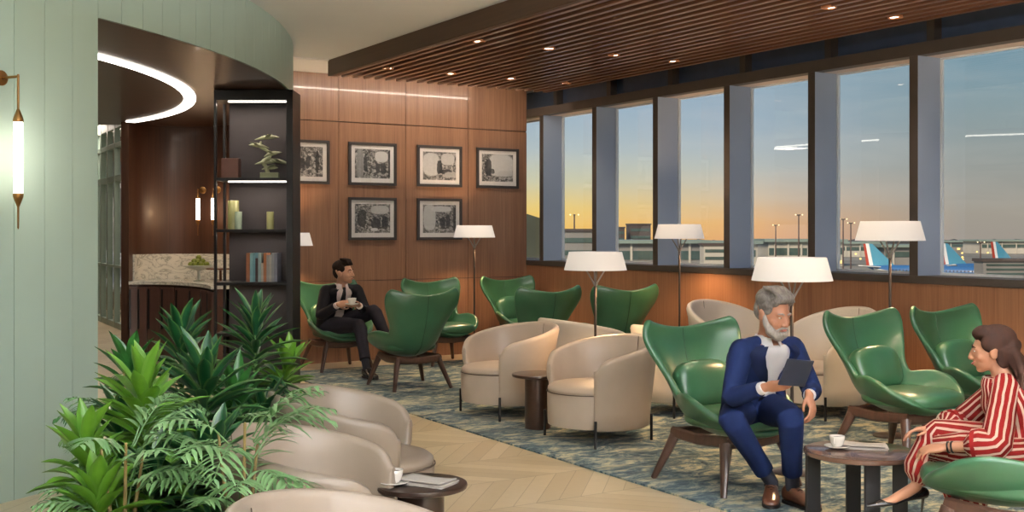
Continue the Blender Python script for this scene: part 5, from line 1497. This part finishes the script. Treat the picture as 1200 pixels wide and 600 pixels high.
# ---- the man in the black suit
J2 = dict(base=(-2.0, 12.85, .012), f=(.50, -.86), pelvis=(-2.035, 12.90, .555), neck=(-1.925, 12.74, .980), head=(-1.888, 12.68, 1.135), look=(.93, -.30, .06), hs=1.13,
    sh_r=(-2.085, 12.66, .925), el_r=(-2.115, 12.46, .665), wr_r=(-1.895, 12.32, .800), hand_r=((.8, -.15, .12), (-.1, -.8, .3), (.6, .65, .7, .7), .7, 1),
    sh_l=(-1.765, 12.83, .925), el_l=(-1.640, 12.68, .690), wr_l=(-1.690, 12.44, .785), hand_l=((-.35, -.6, .0), (.2, -.1, -1), (.3, .35, .4, .4), .4, 1),
    hip_r=(-2.11, 12.84, .530), kn_r=(-1.680, 12.46, .560), an_r=(-1.575, 12.22, .125), toe_r=(-1.445, 12.02, .01), fl_r=.014,
    hip_l=(-1.95, 12.92, .545), kn_l=(-1.530, 12.56, .715), an_l=(-1.330, 12.34, .340), toe_l=(-1.20, 12.16, .10), fl_l=.235)
m2 = suited_man('person', 'dark-haired man in a black suit and tie, legs crossed, holding a cup and looking right', J2, (SKIN, CHAR, CHARD, CHTR, SHIRTP, KLEATH), 1.06, tie=True, hair=(DARKH, DARKH), vopen=.40)
cup('white cup and saucer held by the man in the black suit', G((-1.735, 12.24, .795)), 0.5, 1.15)

# ---- the woman in red and white stripes
m, nt, out = new_mat('red_white_stripes'); STRIPE = m
b = pr(nt, .85, spec=.12)
tcn = nt.nodes.new('ShaderNodeTexCoord'); sp = nt.nodes.new('ShaderNodeSeparateXYZ'); nt.links.new(tcn.outputs['UV'], sp.inputs[0])
wob = mathn(nt, 'MULTIPLY', mathn(nt, 'SUBTRACT', noise(nt, texco(nt), 9, 2), .5), .5)
fr = mathn(nt, 'FRACT', mathn(nt, 'ADD', sp.outputs[0], wob))
nt.links.new(mixc(nt, mathn(nt, 'LESS_THAN', fr, .64), lin((200, 178, 160)), lin((112, 20, 18))), b.inputs['Base Color'])
nt.links.new(b.outputs[0], out.inputs[0])
J3 = dict(base=(2.25, 5.4, .012), f=(-.88, .47), pelvis=(2.40, 5.34, .56), neck=(2.375, 5.46, .905), head=(2.335, 5.50, 1.022), look=(-.93, .36, -.10), hs=.96,
    sh_l=(2.33, 5.33, .850), el_l=(2.215, 5.17, .620), wr_l=(2.035, 5.30, .585), hand_l=((-.6, .35, -.12), (-.2, -.3, .9), (.35, .4, .45, .5), .3, 1),
    sh_r=(2.46, 5.59, .850), el_r=(2.27, 5.72, .620), wr_r=(2.08, 5.58, .625), hand_r=((-.6, .1, -.05), (-.2, .2, .9), (.35, .4, .45, .5), .3, -1),
    hip_l=(2.35, 5.27, .545), kn_l=(2.08, 5.44, .545), an_l=(2.26, 5.44, .14), toe_l=(2.14, 5.56, .01), fl_l=.014,
    hip_r=(2.44, 5.42, .545), kn_r=(2.095, 5.58, .590), an_r=(1.985, 5.55, .345), toe_r=(1.765, 5.50, .275), fl_r=.25)
p = Person('person', 'woman with long brown hair in a red and white striped outfit and black heels', J3['base'])
J = J3; s = .9; f = Gd(J['f']).normalized(); r = f.cross(Vector((0, 0, 1))); Pv, Nk, Hd = G(J['pelvis']), G(J['neck']), G(J['head']); M = frame3(Gd(J['look'])); hs = J['hs']
mb = MB(); mb.rings(torso_rings(Pv, Nk, f, s, -.012, .02, wmul=.92)); mb.tube([Pv.lerp(Nk, .93), Nk.lerp(Hd, .3), Hd - (M @ Vector((0, .02, .03))) * hs], [.054, .046, .045], 16); head_shapes(mb, Hd, M, hs, True)
for sd in ('r', 'l'):
    S, E, Wr = G(J['sh_' + sd]), G(J['el_' + sd]), G(J['wr_' + sd])
    mb.tube(limb(S, E, Wr), [v * s for v in (.046, .042, .038, .036, .037, .034, .028, .024)], 14); hd = J['hand_' + sd]; hand_shapes(mb, Wr, Gd(hd[0]), Gd(hd[1]), hd[2], hd[3], hd[4], .88)
    Hp, Kn, An = G(J['hip_' + sd]), G(J['kn_' + sd]), G(J['an_' + sd]); mb.tube(limb(Hp, Kn, An), [v * s for v in (.085, .078, .062, .056, .052, .050, .038, .030)], 16)
    T = G(J['toe_' + sd]); d = (T - An); mb.tube([An, An.lerp(T, .25) - Vector((0, 0, .012)), An.lerp(T, .6) - Vector((0, 0, .02)), An.lerp(T, .92) - Vector((0, 0, .008))], [(.028, .026), (.028, .028), (.018, .032), (.010, .022)], 12, up=(0, 0, 1))
p.put(mb, 'body', SKIN3, fuse=.0055, smooth=3)
face_parts(p, Hd, M, hs, BROWNH, True)
# tunic: striped lofts, loose over the seat
mb = MB(); mb.rings(torso_rings(Pv, Nk, f, s, .022, .015, t0=-.18, t1=.97, n=26, nseg=60, wmul=.95, flare=lambda t: .065 * max(0, .5 - t) + .010 * math.sin(t * 14)), urep=27)
tn = p.put(mb, 'tunic', STRIPE, angle=180)
for sd in ('r', 'l'):
    S, E, Wr = G(J['sh_' + sd]), G(J['el_' + sd]), G(J['wr_' + sd]); C = E.lerp(Wr, .25)
    mb = MB(); mb.tube([Pv.lerp(Nk, .9).lerp(S, .4) ] + limb(S + Vector((0, 0, .004)), E, C), [.060, .066, .066, .070, .074, .074, .076, .080, .084], 24, round_ends=True, urep=13); sl = p.put(mb, 'sleeve', STRIPE, angle=180, parent=tn)
    mb = MB(); mb.tube([E.lerp(Wr, .25), E.lerp(Wr, .42)], [.082, .080], 24, round_ends=False, urep=.6, caps=True); p.put(mb, 'sleeve_cuff', STRIPE, parent=sl)
# wide trousers
mb = MB()
for sd in ('r', 'l'):
    Hp, Kn, An = G(J['hip_' + sd]), G(J['kn_' + sd]), G(J['an_' + sd]); C = Kn.lerp(An, .62)
    mb.tube(limb(Hp, Kn, C), [.115, .112, .096, .088, .082, .080, .086, .092], 28, round_ends=True, urep=15, up=(0, 0, 1))
p.put(mb, 'trousers', STRIPE, angle=180)
# lap fold of the tunic reaching over the thighs towards the seat
mb = MB(); a_ = G((2.34, 5.18, .56)); 
mb.tube([G((2.42, 5.26, .56)), G((2.30, 5.26, .55)), G((2.18, 5.36, .535)), G((2.10, 5.44, .53))], [(.10, .16), (.10, .15), (.085, .12), (.06, .08)], 30, urep=20, up=(0, 0, 1)); p.put(mb, 'tunic_skirt', STRIPE, angle=180, parent=tn)
for sd in ('r', 'l'):
    An, T = G(J['an_' + sd]), G(J['toe_' + sd]); d = (T - An).normalized(); dn = Vector((0, 0, -1))
    hb = An - Vector((d.x, d.y, 0)).normalized() * .045 + dn * .045
    mb = MB(); mb.tube([hb + Vector((0, 0, .012)), An.lerp(T, .22) + dn * .040, An.lerp(T, .55) + dn * .034, An.lerp(T, .85) + dn * .012, T + (T - An).normalized() * .035], [(.028, .026), (.012, .028), (.010, .036), (.018, .034), (.005, .008)], 14, up=(0, 0, 1))
    mb.tube([hb + Vector((0, 0, .02)), hb + dn * .02 + d * .006, hb + dn * .085 + Vector((d.x, d.y, 0)) * .014], [(.016, .014), .007, .005], 10, round_ends=False); p.put(mb, 'high_heel_shoe', KLEATH, angle=60)
E, Wr = G(J['el_l']), G(J['wr_l']); mb = MB()
for k in (.86, .94): mb.lathe([(.024, -.004), (.028, -.003), (.028, .003), (.024, .004)], 24, E.lerp(Wr, k), (Wr - E), cap=False)
p.put(mb, 'bracelet', BLACK)
# hair: brushed back cap, gathered at the back, long lengths down her back
P = lambda x, y, z: Hd + M @ Vector((x * hs, y * hs, z * hs))
mb = MB(); B = lambda q, rr: mb.ball(P(*q), tuple(v * hs for v in rr), 20, M)
B((0, -.030, .052), (.083, .098, .078)); B((0, .022, .086), (.070, .062, .042)); B((0, -.085, .0), (.072, .050, .085)); B((0, -.118, .018), (.036, .026, .03))
for sg in (-1, 1): B((sg * .068, -.008, .038), (.020, .056, .048)); B((sg * .064, -.052, -.03), (.022, .04, .06))
random.seed(9)
bk = -Gd(J['f']).normalized(); 
for k in range(30):
    x = -.085 + .17 * k / 29; j = random.uniform(-.025, .025)
    st = P(x, -.085 - .02 * math.cos(k), -.01)
    q1 = P(x * 1.15, -.125 + j, -.09); q2 = Nk + bk * (.10 + j) + r * x * 1.5 + Vector((0, 0, -.05)); q3 = Nk + bk * (.135 + j) + r * x * 1.8 + Vector((0, 0, -.20 + j * 2))
    mb.tube(catmull([st, q1, q2, q3], 4), [.024] * 5 + [.022] * 4 + [.017] * 3 + [.006], 8)
p.put(mb, 'hair', BROWNH, fuse=.005, smooth=1)
# ================================================================ planting by the portal
def leafmat(name, c1, c2, edge=None, rough=.35):
    m, nt, out = new_mat(name)
    b = pr(nt, rough, coat=.15)
    tcn = nt.nodes.new('ShaderNodeTexCoord'); sp = nt.nodes.new('ShaderNodeSeparateXYZ'); nt.links.new(tcn.outputs['UV'], sp.inputs[0])
    n = noise(nt, texco(nt), 9, 3)
    col = ramp(nt, n, [(.3, lin(c1)), (.7, lin(c2))])
    if edge:
        d = mathn(nt, 'ABSOLUTE', mathn(nt, 'SUBTRACT', sp.outputs[0], .5))
        col = mixc(nt, mathn(nt, 'GREATER_THAN', d, .36), col, lin(edge))
    nt.links.new(col, b.inputs['Base Color'])
    tr = nt.nodes.new('ShaderNodeBsdfTranslucent'); nt.links.new(col, tr.inputs[0])
    mx = nt.nodes.new('ShaderNodeMixShader'); mx.inputs[0].default_value = .22
    nt.links.new(b.outputs[0], mx.inputs[1]); nt.links.new(tr.outputs[0], mx.inputs[2]); nt.links.new(mx.outputs[0], out.inputs[0])
    return m
LF_DARK = leafmat('leaf_dark_green', (14, 58, 34), (26, 84, 44), (78, 112, 60))
LF_MID = leafmat('leaf_mid_green', (30, 84, 36), (56, 116, 50))
LF_LIME = leafmat('leaf_lime', (72, 122, 32), (104, 152, 46), (96, 142, 52))
LF_PALM = leafmat('leaf_palm', (88, 130, 80), (126, 164, 112))
STEM = mat_plain('plant_stem', (120, 104, 60), .6, var=.2)
STEMG = mat_plain('green_cane', (70, 104, 50), .5, var=.2)
SOIL = mat_plain('potting_soil', (44, 32, 24), .95, var=.3, nscale=30)
PLANTER = mat_plain('dark_planter', (60, 50, 44), .5, var=.06)
PALMW = [(0, .3), (.15, .8), (.4, 1.0), (.7, .6), (1, .04)]
WIDE = [(0, .34), (.2, .62), (.5, 1.0), (.72, .88), (.9, .45), (1, .04)]
def leaf(mb, base, d, L, w, droop, up=Vector((0, 0, 1)), fold=.25, n=7, mi=0, tab=WIDE):
    d = Vector(d).normalized(); side = d.cross(up)
    if side.length < .05: side = d.orthogonal()
    side.normalize()
    rows = []; p = Vector(base); dd = d.copy(); st = L / n
    for i in range(n + 1):
        t = i / n
        ww = w * 1.12 * interp(tab, t) + .0008
        nrm = side.cross(dd).normalized()
        rows.append([p - side * ww / 2 + nrm * ww * fold, p - side * ww * .25 + nrm * ww * fold * .35, p.copy(), p + side * ww * .25 + nrm * ww * fold * .35, p + side * ww / 2 + nrm * ww * fold])
        p = p + dd * st; dd = (dd + Vector((0, 0, -1)) * droop / n).normalized()
    V_ = [[mb.bm.verts.new(q) for q in r_] for r_ in rows]
    for i in range(n):
        for k in range(4):
            mb.face([V_[i][k], V_[i][k + 1], V_[i + 1][k + 1], V_[i + 1][k]], [(k / 4, i / n), ((k + 1) / 4, i / n), ((k + 1) / 4, (i + 1) / n), (k / 4, (i + 1) / n)], mi)
def dracaena(label, base, top, mat, nl=60, L=.30, w=.042, lean=(0, 0), spread=1.0, low=.45, group='broad-leaved dracaenas in the planting'):
    """cane plant: leaves in a dense spiral along the upper cane"""
    t = thing('dracaena', label, 'plant', base, 0, group)
    H = top - base.z - L * .42
    mb = MB(); pts = [Vector((lean[0] * k * k, lean[1] * k * k, H * k * .92)) for k in (0, .25, .5, .75, 1)]
    mb.tube(pts, [.014, .013, .012, .010, .007], 8); mb.build('stem', STEMG, t)
    mb = MB(); ga = 2.39996
    for i in range(nl):
        k = i / (nl - 1); hh = low + (1 - low) * k
        c = Vector((lean[0] * hh * hh, lean[1] * hh * hh, H * hh * .92))
        a = i * ga + random.uniform(-.25, .25)
        el = (-.05 + 1.25 * k ** 1.6) + random.uniform(-.18, .18)
        d = Vector((math.cos(a) * math.cos(el), math.sin(a) * math.cos(el), math.sin(el)))
        l = L * random.uniform(.8, 1.12) * (1 - .25 * k)
        leaf(mb, c, d, l, w * random.uniform(.85, 1.15), (1.15 - .9 * k) * spread + random.uniform(-.1, .2))
    mb.build('foliage', mat, t, angle=180, recalc=False)
    return t
def palm(label, base, top, nf=9, mat=None, fl=.55, group='feathery palms in the planting', fan=None):
    t = thing('parlour_palm', label, 'plant', base, 0, group)
    H = top - base.z
    mb = MB()
    for k in range(3):
        a = k * 2.1 + .4; mb.tube([(0.02 * math.cos(a), .02 * math.sin(a), 0), (.05 * math.cos(a), .05 * math.sin(a), H * .5), (.08 * math.cos(a), .08 * math.sin(a), H * (.8 + .07 * k))], [.009, .007, .005], 8)
    mb.build('stem', STEM, t)
    mb = MB()
    for i in range(nf):
        a = (i * 2.39996 + .7) if fan is None else fan[0] + (fan[1] - fan[0]) * i / (nf - 1) + random.uniform(-.15, .15); el = random.uniform(.35, 1.1)
        p = Vector((.05 * math.cos(a), .05 * math.sin(a), H * random.uniform(.35, .92))); d = Vector((math.cos(a) * math.cos(el), math.sin(a) * math.cos(el), math.sin(el)))
        n = 11; st = fl / n; pts = [p.copy()]; ds = [d.copy()]
        for k in range(n):
            p = p + d * st; d = (d + Vector((0, 0, -1)) * .115).normalized(); pts.append(p.copy()); ds.append(d.copy())
        mb.tube(pts[::3] + [pts[-1]], [.0035, .003, .0026, .002, .0014, .001][:len(pts[::3]) + 1], 5)
        for k in range(3, n + 1):
            side = ds[k].cross(Vector((0, 0, 1))).normalized(); LL = (.40 * fl + .02) * math.sin(PI * (k / n) ** .8 * .80 + .35) * random.uniform(.85, 1.15)
            for sg in (-1, 1):
                dd = (side * sg * .9 + ds[k] * .75 + Vector((random.uniform(-.15, .15), random.uniform(-.15, .15), random.uniform(-.25, .2)))).normalized(); leaf(mb, pts[k], dd, LL, .015, .8, fold=.15, n=5, tab=PALMW)
    mb.build('frond', mat or LF_PALM, t, angle=180, recalc=False)
    return t
random.seed(21)
# trough
tr_ = thing('planter', 'long dark planting trough holding the dracaenas and palms', 'planter', W(-1.60, 4.75, 0), heading(0, 1))
TH = .42; a0, a1, b0, b1 = -.33, .31, -1.5, 1.62
mb = MB()
for a, b_ in (((a0, b0, 0), (a0 + .03, b1, TH)), ((a1 - .03, b0, 0), (a1, b1, TH)), ((a0 + .03, b0, 0), (a1 - .03, b0 + .03, TH)), ((a0 + .03, b1 - .03, 0), (a1 - .03, b1, TH))): mb.span(a, b_)
mb.span((a0 + .03, b0 + .03, 0), (a1 - .03, b1 - .03, .03)); mb.build('wall', PLANTER, tr_, smooth=False, bevel=.004)
mb = MB(); mb.grid(lambda u, v: Vector((a0 + .03 + (a1 - a0 - .06) * u, b0 + .03 + (b1 - b0 - .06) * v, TH - .05 + .012 * math.sin(u * 9) * math.cos(v * 25))), 14, 34); so = mb.build('soil', SOIL, tr_)
def hy(y, z): return 1.6 - (y - 271) * z / 1323
BZ = TH - .05
D = [
    (-1.36, 5.98, 338, LF_DARK, 72, .33, .045, (0, 0), 'tallest dark green dracaena of the planting, in front of the black shelf'),
    (-1.58, 5.40, 352, LF_DARK, 66, .31, .046, (0, 0), 'dark green dracaena in front of the bar cabinets, second tallest of the planting'),
    (-1.36, 6.22, 398, LF_LIME, 46, .30, .050, (.14, 0), 'yellow-green dracaena leaning out at the right end of the planting'),
    (-1.76, 5.25, 392, LF_MID, 50, .30, .048, (-.02, 0), 'mid green dracaena at the back left of the planting'),
    (-1.44, 4.42, 406, LF_LIME, 70, .32, .056, (0, 0), 'large lime green dracaena in the middle left of the planting'),
    (-1.38, 5.02, 398, LF_DARK, 74, .38, .056, (.02, 0), 'large dark green dracaena with arching leaves in the centre of the planting'),
    (-1.52, 4.12, 476, LF_LIME, 54, .28, .054, (-.04, 0), 'lime green dracaena low at the left front of the planting'),
    (-1.37, 4.20, 512, LF_DARK, 46, .27, .050, (.05, 0), 'dark green dracaena low at the front of the planting'),
    (-1.40, 5.50, 430, LF_MID, 60, .32, .050, (.06, .02), 'mid green dracaena between the centre one and the tallest one'),
    (-1.37, 5.86, 452, LF_DARK, 56, .30, .046, (.10, -.05), 'dark green bushy dracaena under the yellow-green one at the right end'),
    (-1.36, 5.35, 486, LF_DARK, 56, .32, .050, (.08, -.02), 'dark green dracaena leaning low over the back of the front tub chairs'),
    (-1.36, 4.72, 500, LF_MID, 60, .34, .054, (.10, -.02), 'mid green dracaena spreading low in the middle of the planting'),
    (-1.60, 4.62, 452, LF_DARK, 50, .28, .050, (0, 0), 'dark green dracaena behind the low lime one, near the sage wall'),
]
for x, z, y, mt, nl, L, w, ln, lab in D:
    q = W(ln[0], ln[1]); dracaena(lab, W(x, z, BZ), hy(y, z) , mt, nl, L, w, (q.x, q.y), low=.15 if y > 400 else .35)
for x, z, y, nf, fl, mt, lab in [
    (-1.56, 4.70, 470, 8, .28, LF_MID, 'feathery mid green palm beside the sage wall'),
    (-1.66, 5.05, 415, 8, .30, LF_PALM, 'slender pale palm behind the large lime dracaena')]:
    palm(lab, W(x, z, BZ), hy(y, z), nf, mt, fl)
pt = thing('plant_pot', 'round dark pot of the pale palm between the front tub chairs', 'pot', W(-.97, 4.03))
mb = MB(); mb.lathe([(0, 0), (.095, 0), (.125, .26), (.128, .27), (.116, .27), (.11, .24), (0, .24)], 32); mb.build('pot', PLANTER, pt, angle=60)
mb = MB(); mb.lathe([(0, .235), (.108, .235), (.109, .245), (0, .25)], 24); mb.build('soil', SOIL, pt)
palm('pale feathery palm in a pot, fronds crossing the front tub chairs', W(-.97, 4.03, .25), hy(478, 4.03), 26, LF_PALM, .31)
dracaena('dark green dracaena very low beside the pale palm', W(-1.35, 4.50, BZ), hy(486, 4.5), LF_DARK, 60, .34, .054, (.16, -.05), low=.1)
dracaena('lime green dracaena low at the bottom left corner of the planting', W(-1.45, 3.95, BZ), hy(540, 3.95), LF_LIME, 50, .28, .054, (0, 0), low=.1)
palm('low pale palm at the front of the trough, by the bottom edge', W(-1.36, 3.95, BZ), hy(505, 3.95), 14, LF_PALM, .26)

bpy.context.view_layer.update()
